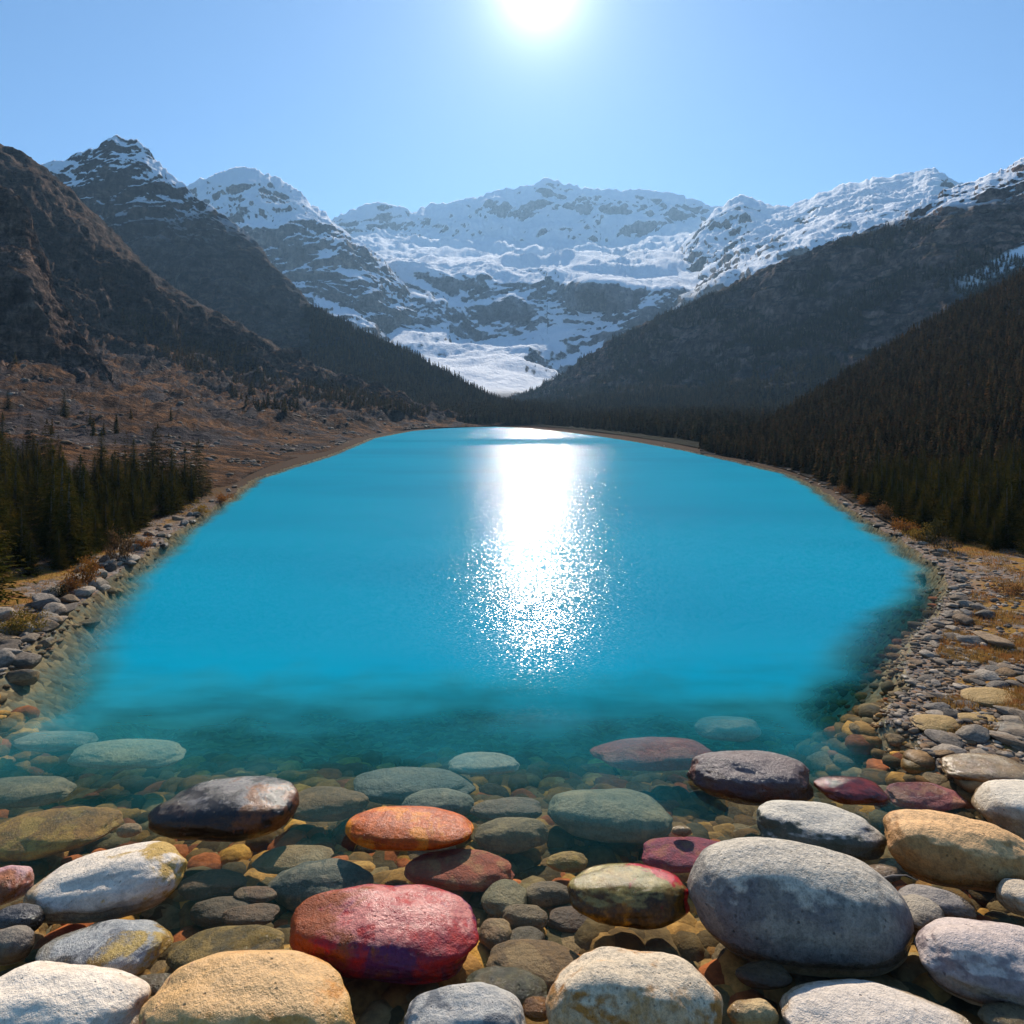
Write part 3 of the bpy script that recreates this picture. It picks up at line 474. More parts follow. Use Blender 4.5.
# --- stones standing out of the water or lying at its edge; window in the view, look, label
grey, dgrey, brown, cream = (.30, .29, .27), (.15, .15, .155), (.20, .14, .09), (.58, .52, .44)
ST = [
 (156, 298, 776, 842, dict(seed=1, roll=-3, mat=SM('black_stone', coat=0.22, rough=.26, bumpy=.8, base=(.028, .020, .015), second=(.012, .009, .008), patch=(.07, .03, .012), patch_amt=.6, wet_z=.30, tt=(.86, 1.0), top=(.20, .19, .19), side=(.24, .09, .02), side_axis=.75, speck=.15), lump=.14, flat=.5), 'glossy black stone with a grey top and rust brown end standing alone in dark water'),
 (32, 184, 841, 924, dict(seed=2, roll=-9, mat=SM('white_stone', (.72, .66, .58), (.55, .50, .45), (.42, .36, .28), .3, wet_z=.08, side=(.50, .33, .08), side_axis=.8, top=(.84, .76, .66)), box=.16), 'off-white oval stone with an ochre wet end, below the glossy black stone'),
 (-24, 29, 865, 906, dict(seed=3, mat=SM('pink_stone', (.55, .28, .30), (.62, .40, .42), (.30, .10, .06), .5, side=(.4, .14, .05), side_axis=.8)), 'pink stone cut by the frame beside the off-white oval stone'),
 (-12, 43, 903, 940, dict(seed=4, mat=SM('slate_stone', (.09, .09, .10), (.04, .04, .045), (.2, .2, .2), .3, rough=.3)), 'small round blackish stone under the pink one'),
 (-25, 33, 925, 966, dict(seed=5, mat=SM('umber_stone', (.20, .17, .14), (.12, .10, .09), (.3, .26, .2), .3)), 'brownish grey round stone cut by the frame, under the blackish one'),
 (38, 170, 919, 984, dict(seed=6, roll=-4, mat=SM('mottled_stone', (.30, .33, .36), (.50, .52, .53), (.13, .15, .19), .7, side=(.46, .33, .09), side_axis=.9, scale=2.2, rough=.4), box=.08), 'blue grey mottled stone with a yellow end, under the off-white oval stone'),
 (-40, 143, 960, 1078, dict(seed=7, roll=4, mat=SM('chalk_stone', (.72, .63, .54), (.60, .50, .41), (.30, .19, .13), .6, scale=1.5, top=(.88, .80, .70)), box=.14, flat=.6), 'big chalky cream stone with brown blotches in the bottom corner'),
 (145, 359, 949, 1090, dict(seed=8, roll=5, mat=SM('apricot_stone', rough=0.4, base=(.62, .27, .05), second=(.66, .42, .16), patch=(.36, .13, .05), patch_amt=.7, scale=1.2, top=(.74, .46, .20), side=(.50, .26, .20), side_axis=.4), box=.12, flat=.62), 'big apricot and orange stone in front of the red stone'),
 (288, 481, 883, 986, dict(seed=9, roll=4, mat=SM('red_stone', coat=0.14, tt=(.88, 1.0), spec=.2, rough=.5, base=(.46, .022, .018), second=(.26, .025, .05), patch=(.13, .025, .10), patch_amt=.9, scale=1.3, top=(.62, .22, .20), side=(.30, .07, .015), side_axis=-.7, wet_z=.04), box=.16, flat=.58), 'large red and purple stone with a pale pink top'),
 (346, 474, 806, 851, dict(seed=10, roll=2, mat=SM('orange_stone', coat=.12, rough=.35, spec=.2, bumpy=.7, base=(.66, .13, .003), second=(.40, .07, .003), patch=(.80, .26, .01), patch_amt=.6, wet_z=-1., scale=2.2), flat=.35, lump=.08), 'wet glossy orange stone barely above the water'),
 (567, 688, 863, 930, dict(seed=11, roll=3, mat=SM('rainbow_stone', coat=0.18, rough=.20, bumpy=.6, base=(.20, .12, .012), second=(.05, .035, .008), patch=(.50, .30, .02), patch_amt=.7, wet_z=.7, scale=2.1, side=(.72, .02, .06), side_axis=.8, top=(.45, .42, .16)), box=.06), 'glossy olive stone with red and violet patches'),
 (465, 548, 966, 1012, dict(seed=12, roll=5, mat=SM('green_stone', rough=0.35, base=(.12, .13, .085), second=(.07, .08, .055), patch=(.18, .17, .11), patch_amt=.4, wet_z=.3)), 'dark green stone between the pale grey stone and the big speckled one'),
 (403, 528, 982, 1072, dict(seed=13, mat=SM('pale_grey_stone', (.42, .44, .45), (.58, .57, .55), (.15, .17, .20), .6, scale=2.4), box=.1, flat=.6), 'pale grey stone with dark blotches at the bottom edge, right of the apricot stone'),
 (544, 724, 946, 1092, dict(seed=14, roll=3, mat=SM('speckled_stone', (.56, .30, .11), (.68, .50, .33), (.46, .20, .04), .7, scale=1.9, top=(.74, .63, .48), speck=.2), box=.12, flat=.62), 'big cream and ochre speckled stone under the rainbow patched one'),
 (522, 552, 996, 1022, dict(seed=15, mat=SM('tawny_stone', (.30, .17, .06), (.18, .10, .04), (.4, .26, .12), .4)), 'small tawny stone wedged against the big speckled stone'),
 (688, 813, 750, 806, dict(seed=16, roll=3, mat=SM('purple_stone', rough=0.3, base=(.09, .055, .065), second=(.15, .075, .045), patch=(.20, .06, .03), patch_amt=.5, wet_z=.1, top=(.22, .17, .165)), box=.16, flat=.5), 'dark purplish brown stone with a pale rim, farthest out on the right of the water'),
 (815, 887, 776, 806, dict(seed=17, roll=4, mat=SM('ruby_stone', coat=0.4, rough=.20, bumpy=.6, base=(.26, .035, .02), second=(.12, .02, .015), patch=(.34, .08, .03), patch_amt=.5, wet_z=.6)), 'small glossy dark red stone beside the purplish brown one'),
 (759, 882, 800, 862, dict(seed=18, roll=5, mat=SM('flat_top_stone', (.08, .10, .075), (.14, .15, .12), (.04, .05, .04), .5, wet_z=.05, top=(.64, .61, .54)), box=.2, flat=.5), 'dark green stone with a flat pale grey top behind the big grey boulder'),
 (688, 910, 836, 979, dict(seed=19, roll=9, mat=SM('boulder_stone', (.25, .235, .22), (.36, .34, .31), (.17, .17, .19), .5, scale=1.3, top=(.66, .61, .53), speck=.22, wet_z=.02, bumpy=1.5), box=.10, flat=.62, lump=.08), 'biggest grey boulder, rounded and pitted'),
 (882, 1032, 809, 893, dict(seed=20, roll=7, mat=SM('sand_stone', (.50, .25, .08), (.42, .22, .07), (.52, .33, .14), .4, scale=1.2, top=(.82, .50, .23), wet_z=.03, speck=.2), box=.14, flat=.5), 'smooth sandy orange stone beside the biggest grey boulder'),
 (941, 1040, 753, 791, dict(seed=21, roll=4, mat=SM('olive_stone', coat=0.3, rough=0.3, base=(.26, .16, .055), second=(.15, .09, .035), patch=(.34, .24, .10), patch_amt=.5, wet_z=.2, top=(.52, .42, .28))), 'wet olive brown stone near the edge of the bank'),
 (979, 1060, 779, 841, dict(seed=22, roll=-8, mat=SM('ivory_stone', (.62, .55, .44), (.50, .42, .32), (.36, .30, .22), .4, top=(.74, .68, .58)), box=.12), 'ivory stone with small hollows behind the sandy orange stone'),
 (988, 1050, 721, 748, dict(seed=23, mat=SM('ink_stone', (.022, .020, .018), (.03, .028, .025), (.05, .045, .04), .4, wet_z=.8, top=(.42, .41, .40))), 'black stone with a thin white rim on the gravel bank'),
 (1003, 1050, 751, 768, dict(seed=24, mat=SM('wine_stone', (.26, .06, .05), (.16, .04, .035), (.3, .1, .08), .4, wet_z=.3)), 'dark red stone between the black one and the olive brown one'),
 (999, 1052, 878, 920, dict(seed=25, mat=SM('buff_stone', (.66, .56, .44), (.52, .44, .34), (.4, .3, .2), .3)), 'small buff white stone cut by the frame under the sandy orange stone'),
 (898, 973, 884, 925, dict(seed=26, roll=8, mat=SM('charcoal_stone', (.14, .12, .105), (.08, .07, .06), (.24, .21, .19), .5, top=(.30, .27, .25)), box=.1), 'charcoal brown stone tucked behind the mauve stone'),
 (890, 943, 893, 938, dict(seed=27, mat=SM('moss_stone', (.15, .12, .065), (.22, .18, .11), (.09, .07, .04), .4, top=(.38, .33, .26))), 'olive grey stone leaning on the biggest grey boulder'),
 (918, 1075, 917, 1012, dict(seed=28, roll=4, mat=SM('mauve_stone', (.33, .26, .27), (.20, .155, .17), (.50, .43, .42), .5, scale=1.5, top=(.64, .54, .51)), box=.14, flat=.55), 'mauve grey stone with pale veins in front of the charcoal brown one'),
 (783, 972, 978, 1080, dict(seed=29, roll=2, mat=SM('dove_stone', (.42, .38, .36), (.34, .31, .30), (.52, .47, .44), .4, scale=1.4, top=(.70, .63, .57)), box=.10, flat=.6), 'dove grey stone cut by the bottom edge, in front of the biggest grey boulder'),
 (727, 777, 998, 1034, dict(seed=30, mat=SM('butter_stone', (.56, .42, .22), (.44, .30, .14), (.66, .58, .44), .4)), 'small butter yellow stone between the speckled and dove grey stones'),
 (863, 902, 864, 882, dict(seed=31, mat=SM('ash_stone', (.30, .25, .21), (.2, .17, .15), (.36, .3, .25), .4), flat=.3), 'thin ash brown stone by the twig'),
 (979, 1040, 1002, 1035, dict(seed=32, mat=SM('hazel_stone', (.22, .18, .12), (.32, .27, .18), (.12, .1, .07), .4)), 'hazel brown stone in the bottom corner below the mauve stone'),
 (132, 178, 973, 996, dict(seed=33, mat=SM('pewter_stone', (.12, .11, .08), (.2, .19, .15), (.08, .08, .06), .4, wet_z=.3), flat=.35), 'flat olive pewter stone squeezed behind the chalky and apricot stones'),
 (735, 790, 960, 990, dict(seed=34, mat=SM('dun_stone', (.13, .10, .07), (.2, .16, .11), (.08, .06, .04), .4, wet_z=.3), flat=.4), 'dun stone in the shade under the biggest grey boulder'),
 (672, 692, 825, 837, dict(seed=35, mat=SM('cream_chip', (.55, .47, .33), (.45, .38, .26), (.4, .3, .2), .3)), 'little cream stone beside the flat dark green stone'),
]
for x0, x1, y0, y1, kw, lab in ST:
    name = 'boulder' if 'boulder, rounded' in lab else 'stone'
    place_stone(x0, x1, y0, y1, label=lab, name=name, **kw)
# --- large stones under the water
SB = [
 (-20, 117, 806, 862, dict(seed=51, roll=-6, mat=SM('sunk_ochre', (.42, .22, .03), (.28, .14, .02), (.55, .34, .06), .5, scale=3), sub=.05), 'flat ochre stone just under the surface'),
 (590, 716, 737, 771, dict(seed=52, mat=SM('sunk_maroon', (.42, .09, .08), (.30, .07, .07), (.5, .2, .18), .5, scale=3), sub=.08), 'flat maroon stone under water, farthest out'),
 (547, 672, 788, 844, dict(seed=53, roll=4, mat=SM('sunk_sage', (.25, .27, .21), (.18, .20, .16), (.34, .33, .24), .5, scale=2), sub=.10), 'large sage grey stone under water between the orange and purplish brown stones'),
 (405, 515, 849, 892, dict(seed=54, roll=4, mat=SM('sunk_rust', (.42, .10, .045), (.30, .07, .035), (.45, .22, .10), .5, scale=3), sub=.05), 'rust red stone under water above the big red one'),
 (641, 736, 837, 873, dict(seed=55, mat=SM('sunk_plum', (.42, .06, .12), (.26, .05, .13), (.42, .14, .10), .5, scale=3), sub=.04), 'plum red stone under water beside the biggest grey boulder'),
 (888, 966, 782, 815, dict(seed=56, roll=3, mat=SM('sunk_rose', (.42, .13, .15), (.28, .08, .12), (.50, .26, .20), .5, scale=3), sub=.02), 'rose red stone flush with the water behind the sandy orange stone'),
 (270, 373, 858, 915, dict(seed=57, mat=SM('sunk_speckle', (.16, .17, .16), (.10, .11, .11), (.32, .30, .26), .5, scale=4), sub=.10), 'speckled dark grey stone under water beside the big red one'),
 (253, 334, 845, 874, dict(seed=58, roll=-3, mat=SM('sunk_tan', (.34, .25, .12), (.26, .18, .08), (.4, .32, .2), .5, scale=2), sub=.12), 'tan oval stone under water above the speckled dark grey one'),
 (180, 246, 869, 902, dict(seed=59, mat=SM('sunk_brown', (.20, .13, .08), (.14, .10, .06), (.28, .2, .12), .5, scale=3), sub=.12), 'brown stone under water beside the off-white oval stone'),
 (190, 254, 896, 930, dict(seed=60, mat=SM('sunk_umber', (.13, .095, .065), (.09, .07, .05), (.2, .15, .1), .5), sub=.16), 'umber stone under water, in front of the brown one'),
 (222, 278, 903, 928, dict(seed=61, mat=SM('sunk_cocoa', (.16, .10, .06), (.11, .075, .05), (.2, .15, .1), .5), sub=.10), 'cocoa brown stone under water, touching the umber one'),
 (234, 277, 886, 903, dict(seed=62, mat=SM('sunk_chestnut', (.20, .11, .065), (.13, .08, .05), (.2, .15, .1), .5), sub=.14), 'narrow chestnut stone under water between the tan and cocoa ones'),
 (168, 284, 925, 976, dict(seed=63, roll=-6, mat=SM('sunk_olive', (.24, .18, .06), (.14, .11, .05), (.38, .28, .10), .6, scale=3.5), sub=.02), 'mottled olive stone just under water behind the apricot stone'),
 (70, 186, 739, 769, dict(seed=64, mat=SM('sunk_pale', (.50, .50, .40), (.38, .39, .32), (.5, .45, .3), .4), sub=.20), 'pale green grey slab of stone under water beyond the glossy black stone'),
 (14, 96, 731, 752, dict(seed=65, mat=SM('sunk_mist', (.42, .41, .35), (.3, .3, .26), (.4, .36, .28), .4), sub=.25), 'misty grey stone under water beyond the pale slab'),
 (-30, 72, 776, 810, dict(seed=66, mat=SM('sunk_drab', (.26, .22, .15), (.18, .15, .11), (.34, .28, .18), .5, scale=3), sub=.16), 'drab brown stone under water beyond the flat ochre one'),
 (448, 520, 752, 775, dict(seed=67, mat=SM('sunk_silver', (.42, .44, .40), (.34, .36, .33), (.4, .4, .34), .3), sub=.16), 'silver grey pointed stone under water, small and far out'),
 (352, 476, 767, 806, dict(seed=68, roll=4, mat=SM('sunk_steel', (.18, .21, .20), (.13, .15, .15), (.26, .27, .24), .5), sub=.16), 'steel grey stone under water beyond the orange stone'),
 (402, 474, 788, 822, dict(seed=69, mat=SM('sunk_lead', (.20, .22, .20), (.14, .16, .15), (.28, .27, .22), .5), sub=.12), 'lead grey stone under water touching the steel grey one'),
 (474, 549, 817, 854, dict(seed=70, mat=SM('sunk_khaki', (.26, .20, .11), (.18, .14, .08), (.34, .27, .15), .5, scale=3), sub=.14), 'khaki stone under water beside the orange stone'),
 (470, 542, 797, 822, dict(seed=71, mat=SM('sunk_bark', (.18, .13, .09), (.13, .1, .07), (.24, .19, .13), .5), sub=.18), 'bark brown stone under water beyond the khaki one'),
 (546, 588, 851, 873, dict(seed=72, mat=SM('sunk_mustard', (.38, .26, .06), (.28, .18, .05), (.4, .3, .1), .4), sub=.12), 'small mustard stone under water'),
 (481, 527, 879, 921, dict(seed=73, mat=SM('sunk_lichen', (.20, .19, .12), (.15, .14, .09), (.28, .25, .16), .5), sub=.14), 'lichen green stone under water beside the rust red one'),
 (523, 573, 881, 911, dict(seed=74, mat=SM('sunk_clay', (.17, .13, .09), (.12, .095, .07), (.25, .2, .13), .5), sub=.18), 'clay brown stone under water beside the lichen green one'),
 (500, 548, 904, 933, dict(seed=75, mat=SM('sunk_earth', (.21, .16, .10), (.15, .11, .07), (.28, .22, .14), .5), sub=.16), 'earthy stone under water in front of the clay brown one'),
 (486, 586, 939, 990, dict(seed=76, roll=5, mat=SM('sunk_saddle', (.23, .15, .07), (.15, .10, .055), (.3, .22, .12), .5, scale=2.5), sub=.08), 'saddle brown stone under water behind the dark green one'),
 (478, 512, 918, 954, dict(seed=77, mat=SM('sunk_nut', (.24, .15, .08), (.17, .11, .06), (.3, .22, .12), .5), sub=.12), 'nut brown stone under water by the end of the big red one'),
 (507, 545, 926, 958, dict(seed=78, mat=SM('sunk_peat', (.12, .10, .07), (.09, .07, .05), (.18, .14, .1), .5), sub=.14), 'peat dark stone under water next to the nut brown one'),
 (548, 616, 905, 940, dict(seed=79, roll=8, mat=SM('sunk_coffee', (.13, .085, .06), (.09, .06, .045), (.18, .12, .08), .5), sub=.30), 'coffee brown stone deep under the rainbow patched one'),
 (118, 142, 823, 838, dict(seed=80, mat=SM('sunk_peach', (.42, .28, .17), (.34, .22, .13), (.4, .3, .2), .4), sub=.10), 'little peach stone under water between the ochre and black stones'),
 (284, 368, 786, 822, dict(seed=81, mat=SM('sunk_amber', (.26, .17, .08), (.18, .12, .06), (.34, .22, .11), .6, scale=4), sub=.16), 'amber brown cluster stone under water right of the glossy black stone'),
 (694, 760, 716, 742, dict(seed=82, mat=SM('sunk_teal', (.34, .36, .32), (.26, .28, .26), (.4, .38, .3), .4), sub=.25), 'faint grey slab of stone under water beyond the purplish brown one'),
 (200, 262, 940, 956, dict(seed=83, mat=SM('sunk_sepia', (.16, .12, .07), (.12, .09, .06), (.2, .16, .1), .5), sub=.30), 'sepia stone sunk beneath the mottled olive one'),
]
for x0, x1, y0, y1, kw, lab in SB:
    place_stone(x0, x1, y0, y1, label=lab, name='sunken_stone', **kw)

# ------------------------------------------------------------------ merged scatter of small stones (past counting)
def scatter_mesh(name, shapes, pos, scl, rot, tint, tintname='tint'):
    V, Q, T = [], [], []; off = 0; which = rng.integers(0, len(shapes), len(pos))
    for k, (v, f) in enumerate(shapes):
        idx = np.where(which == k)[0]
        if len(idx) == 0: continue
        c, s = np.cos(rot[idx]), np.sin(rot[idx]); q = v[None]*scl[idx][:, None, :]
        x = q[..., 0]*c[:, None]-q[..., 1]*s[:, None]; y = q[..., 0]*s[:, None]+q[..., 1]*c[:, None]
        P = np.stack([x, y, q[..., 2]], -1)+pos[idx][:, None, :]
        V.append(P.reshape(-1, 3)); Q.append((f[None]+(off+np.arange(len(idx))*len(v))[:, None, None]).reshape(-1, f.shape[1])); off += len(idx)*len(v)
        T.append(np.repeat(tint[idx], len(v), 0))
    me = mesh_np(name, np.concatenate(V), np.concatenate(Q)); attr(me, tintname, np.concatenate(T)); return me
def pebble_mat(name, attrib='tint', objrandom=False, wet_z=.05):
    m = Mat(name); z = m.sep(m.geo().outputs['Position'])[2]; v = m.coords(obj=True)
    if objrandom:
        r = m.n('ShaderNodeObjectInfo').outputs['Random']; cr = m.n('ShaderNodeValToRGB'); m.l(r, cr.inputs[0]); cr.color_ramp.interpolation = 'LINEAR'
        e = cr.color_ramp.elements; cols = [(.13, .105, .085), (.34, .30, .25), (.22, .16, .11), (.44, .39, .33), (.27, .18, .10), (.30, .27, .24), (.09, .08, .07)]
        e[0].color = (*cols[0], 1); e[1].color = (*cols[-1], 1)
        for i, c in enumerate(cols[1:-1]): k = e.new((i+1)/6); k.color = (*c, 1)
        col = cr.outputs[0]
    else: col = m.attr(attrib, True)
    n = m.noise(5, v, 6, .65); n2 = m.noise(22, v, 4)
    col = m.mul(col, m.mix(m.ramp(n, .35, .65), (.64, .59, .53), (1.2, 1.12, 1.02))); col = m.mul(col, m.mix(n2, (.8, .8, .8), (1.15, 1.15, 1.15)))
    wet = m.ramp(z, wet_z-.03, wet_z+.04, 1, 0); col = m.mix(wet, col, m.mul(col, m.mix(m.ramp(z, -.10, -.02), (1.15, .92, .58), (.55, .52, .45))))
    m.bsdf(col, m.ramp(m.math('MULTIPLY', wet, m.ramp(z, -.06, -.02)), 0, 1, .85, .4), m.bump(m.math('ADD', n, m.math('MULTIPLY', n2, .4)), .6, .05), .15); return m.m
PEB = [cobble_shape(2, 200+i, box=.1, lump=.2) for i in range(6)]; ANG = [angular_shape(2, 300+i) for i in range(6)]
bedpal = np.array([(.26, .16, .07), (.17, .12, .06), (.34, .23, .10), (.12, .11, .08), (.20, .17, .12), (.40, .25, .08), (.30, .11, .05), (.10, .08, .05)])
def scatter_px(n, x0, x1, y0, y1, cond, lo, hi, flat=.45, jit=.3):
    """positions spread evenly over the ground in this window of the view"""
    px = rng.uniform(x0, x1, n); py = rng.uniform(y0, y1, n); D = gD(py); x = (px-512)/F*D; s = sdist(x, D); k = cond(s, px, py)
    x, D, py = x[k], D[k], py[k]; z = bed_height(x, D); r = (lo+(hi-lo)*rng.random(len(x))**2.6)
    scl = np.stack([r*rng.uniform(.9, 1.4, len(x)), r*rng.uniform(.7, 1, len(x)), r*flat*rng.uniform(.7, 1.3, len(x))], 1)
    return np.stack([x, D, z+scl[:, 2]*.3], 1), scl, rng.uniform(0, 6.28, len(x))
P_, S_, R_ = scatter_px(9500, -120, 1150, 700, 1110, lambda s, px, py: s > .1, .05, .34)
t_ = bedpal[rng.integers(0, len(bedpal), len(P_))]*rng.uniform(.8, 1.9, (len(P_), 1))
N_ = scatter_px(5000, -60, 960, 690, 800, lambda s, px, py: s > .3, .08, .34)
E_ = scatter_px(9000, -80, 1000, 470, 715, lambda s, px, py: (s > .3) & (s < np.interp(py, [470, 640, 715], [2.0, 3.2, 4.5])) & (px > 300), .05, .26)
E_ = [np.concatenate(q) for q in zip(E_, N_)]; P_, S_, R_ = [np.concatenate(q) for q in ((P_, E_[0]), (S_, E_[1]), (R_, E_[2]))]; t_ = np.concatenate([t_, bedpal[rng.integers(0, len(bedpal), len(E_[0]))]*rng.uniform(.5, 1.2, (len(E_[0]), 1))])
obj('lakebed_pebbles', scatter_mesh('lakebed_pebbles', PEB, P_, S_, R_, t_), pebble_mat('lakebed_pebble'), 'brown and olive pebbles covering the shallow lake bed', 'pebbles', kind='stuff')
shpal = np.array([(.34, .31, .28), (.24, .22, .20), (.44, .41, .38), (.18, .16, .145), (.34, .27, .20), (.30, .20, .12), (.50, .47, .44)])
# gravel along both shores and over the right-hand bank
P1 = scatter_px(9000, 860, 1180, 560, 800, lambda s, px, py: (s < .5) & (s > -9) & (rng.random(len(s)) < np.interp(s, [-2.5, -1], [.55, 1])), .02, .11)
P2 = scatter_px(14000, -150, 1100, 440, 700, lambda s, px, py: (s < .35) & (s > -1.3) & ((py > 500) | (s > -.5)), .03, .16)
P_, S_, R_ = [np.concatenate(q) for q in zip(P1, P2)]
t_ = shpal[rng.integers(0, len(shpal), len(P_))]*rng.uniform(.4, 1.0, (len(P_), 1))*[1., .92, .82]
obj('shore_gravel', scatter_mesh('shore_gravel', ANG, P_, S_, R_, t_), pebble_mat('shore_gravel', wet_z=.03), 'grey and tan gravel along the lake shores', 'gravel', kind='stuff')

# --- shore rocks one by one
rock_mat = pebble_mat('shore_rock', objrandom=True, wet_z=.06)
RK = [mesh_np('shore_rock', *angular_shape(4, 400+i, cuts=16, rnd=18)) for i in range(8)]
for r in RK: r.materials.append(rock_mat)
def rock(px, py, wpx, label, group, flat=.45, mat=None):
    D = float(gD(py)); x = (px-512)/F*D; r = wpx/2*D/F; o = obj('shore_rock', RK[rng.integers(0, 8)], None, label, 'rock', group)
    z = float(bed_height(np.array([x]), np.array([D]))[0])
    o.scale = (r*1.05, r*rng.uniform(.7, 1.), r*flat*rng.uniform(.8, 1.3)); o.rotation_euler = (rng.uniform(-.2, .2), rng.uniform(-.2, .2), rng.uniform(0, 6.28)); o.location = (x, D, z+r*flat*.35)
    return o
LL, GL = 'angular grey rock at the water line below the near spruce stand', 'angular rocks lining the shore below the spruce stand'
shp = np.array(SHORE, float)
def along(x, y0, y1):   # shoreline pixel at a fraction between two rows of the left or right shore
    return None
leftline = [(0, 662), (22, 646), (50, 622), (72, 602), (95, 585), (118, 566), (150, 547), (172, 529), (205, 508), (236, 489)]
n = 0
for i in range(96):
    t = rng.random()**1.25*.999; k = t*(len(leftline)-1); a = int(k); f = k-a
    px = leftline[a][0]*(1-f)+leftline[a+1][0]*f; py = leftline[a][1]*(1-f)+leftline[a+1][1]*f
    w = np.interp(py, [489, 560, 662], [5, 14, 27])*rng.uniform(.6, 1.35); rock(px+rng.normal()*w*.55-w*.3, py+rng.normal()*w*.25, w, LL, GL, flat=.5)
rock(62, 612, 34, 'longest pale flat rock jutting into the water from the spruce shore', None, flat=.28); rock(42, 606, 26, 'blocky grey rock behind the longest flat one on the spruce shore', None)
rightline = [(690, 449), (735, 459), (790, 472), (822, 487), (850, 506), (882, 526), (914, 545), (942, 564), (957, 583), (958, 603), (946, 620), (928, 634)]
LR, GR = 'grey angular rock in the stony rim of the curved shore', 'angular rocks in the stony rim of the curved shore'
for i in range(82):
    t = 1-rng.random()**1.3; k = t*(len(rightline)-1)*.9999; a = int(k); f = k-a
    px = rightline[a][0]*(1-f)+rightline[a+1][0]*f; py = rightline[a][1]*(1-f)+rightline[a+1][1]*f
    w = np.interp(py, [449, 520, 634], [3, 7, 15])*rng.uniform(.6, 1.4); rock(px+abs(rng.normal())*w*.6, py+rng.normal()*w*.25, w, LR, GR, flat=.45)
LB, GB = 'flat grey rock on the gravel bank', 'flat rocks strewn over the gravel bank'
for i in range(62):
    py = rng.uniform(640, 760); px = rng.uniform(np.interp(py, [640, 690, 760], [925, 905, 950]), 1045); w = np.interp(py, [640, 760], [14, 30])*rng.uniform(.5, 1.3)
    rock(px, py, w, LB, GB, flat=.30)
rock(998, 651, 46, 'long pale slab on the bank with a dark hollow below it', None, flat=.3); rock(973, 648, 30, 'low dark slab touching the long pale slab on the bank', None, flat=.35)
rock(964, 625, 22, 'dark block where the grass meets the stony rim', None, flat=.6); rock(985, 621, 24, 'pale topped block beside the dark block at the grass edge', None, flat=.5)
# the big ochre mossy slabs on the bank
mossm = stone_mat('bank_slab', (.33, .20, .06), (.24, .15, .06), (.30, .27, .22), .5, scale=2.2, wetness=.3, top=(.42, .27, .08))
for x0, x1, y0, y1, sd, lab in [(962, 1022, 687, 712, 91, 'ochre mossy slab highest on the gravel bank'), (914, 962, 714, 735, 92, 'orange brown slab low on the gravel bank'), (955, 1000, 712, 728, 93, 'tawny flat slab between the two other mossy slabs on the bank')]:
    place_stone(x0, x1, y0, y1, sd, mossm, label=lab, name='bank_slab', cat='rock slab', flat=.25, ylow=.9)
# flat stones under the bright shallows by the bank
LS, GS = 'small sunken stone in the clear shallows', 'small sunken stones of the clear shallows'
sh_m = [pebble_mat('shallows_stone', objrandom=True, wet_z=3.)]
CB = [mesh_np('shallows_stone', *cobble_shape(4, 500+i, box=.12, lump=.15)) for i in range(8)]
for r in CB: r.materials.append(sh_m[0])
for i in range(120):
    py = rng.uniform(715, 985); px = rng.uniform(0, 960)
    if rng.random() < .35: px = rng.uniform(740, 930); py = rng.uniform(712, 790)
    D = float(gD(py)); x = (px-512)/F*D; z = float(bed_height(np.array([x]), np.array([D]))[0])
    if z > -.06: continue
    r = np.interp(py, [715, 985], [14, 20])*rng.uniform(.6, 1.5)*D/F; h = r*rng.uniform(.3, .5)
    o = obj('shallows_stone', CB[rng.integers(0, 8)], None, LS, 'stone', GS); o.scale = (r, r*rng.uniform(.7, 1), h); o.rotation_euler = (0, 0, rng.uniform(0, 6.28)); o.location = (x, D, min(z+h*.5, -h-.05))

# twig on the stones
bm = bmesh.new(); pts = [Vector(q) for q in ((-.30, 0, .10), (-.12, -.02, .17), (.08, 0, .16), (.26, .03, .06))]
ring = []
for i, q in enumerate(pts):
    r = .011*(1-.25*i); ring.append([bm.verts.new(q+Vector((0, r*math.cos(a), r*math.sin(a)))) for a in np.linspace(0, 6.28, 7)[:-1]])
for a, b in zip(ring, ring[1:]):
    for k in range(6): bm.faces.new((a[k], a[(k+1) % 6], b[(k+1) % 6], b[k]))
bm.faces.new(ring[0]); bm.faces.new(ring[-1]); me = bpy.data.meshes.new('twig'); bm.to_mesh(me); bm.free()
m = Mat('twig'); m.bsdf(m.mix(m.noise(20, m.coords()), (.20, .15, .11), (.42, .36, .30)), .8)
o = obj('twig', me, m.m, 'thin bent pale twig bridging two stones', 'twig'); Dt = float(gD(884, .1)); o.location = ((900-512)/F*Dt, Dt, .05)

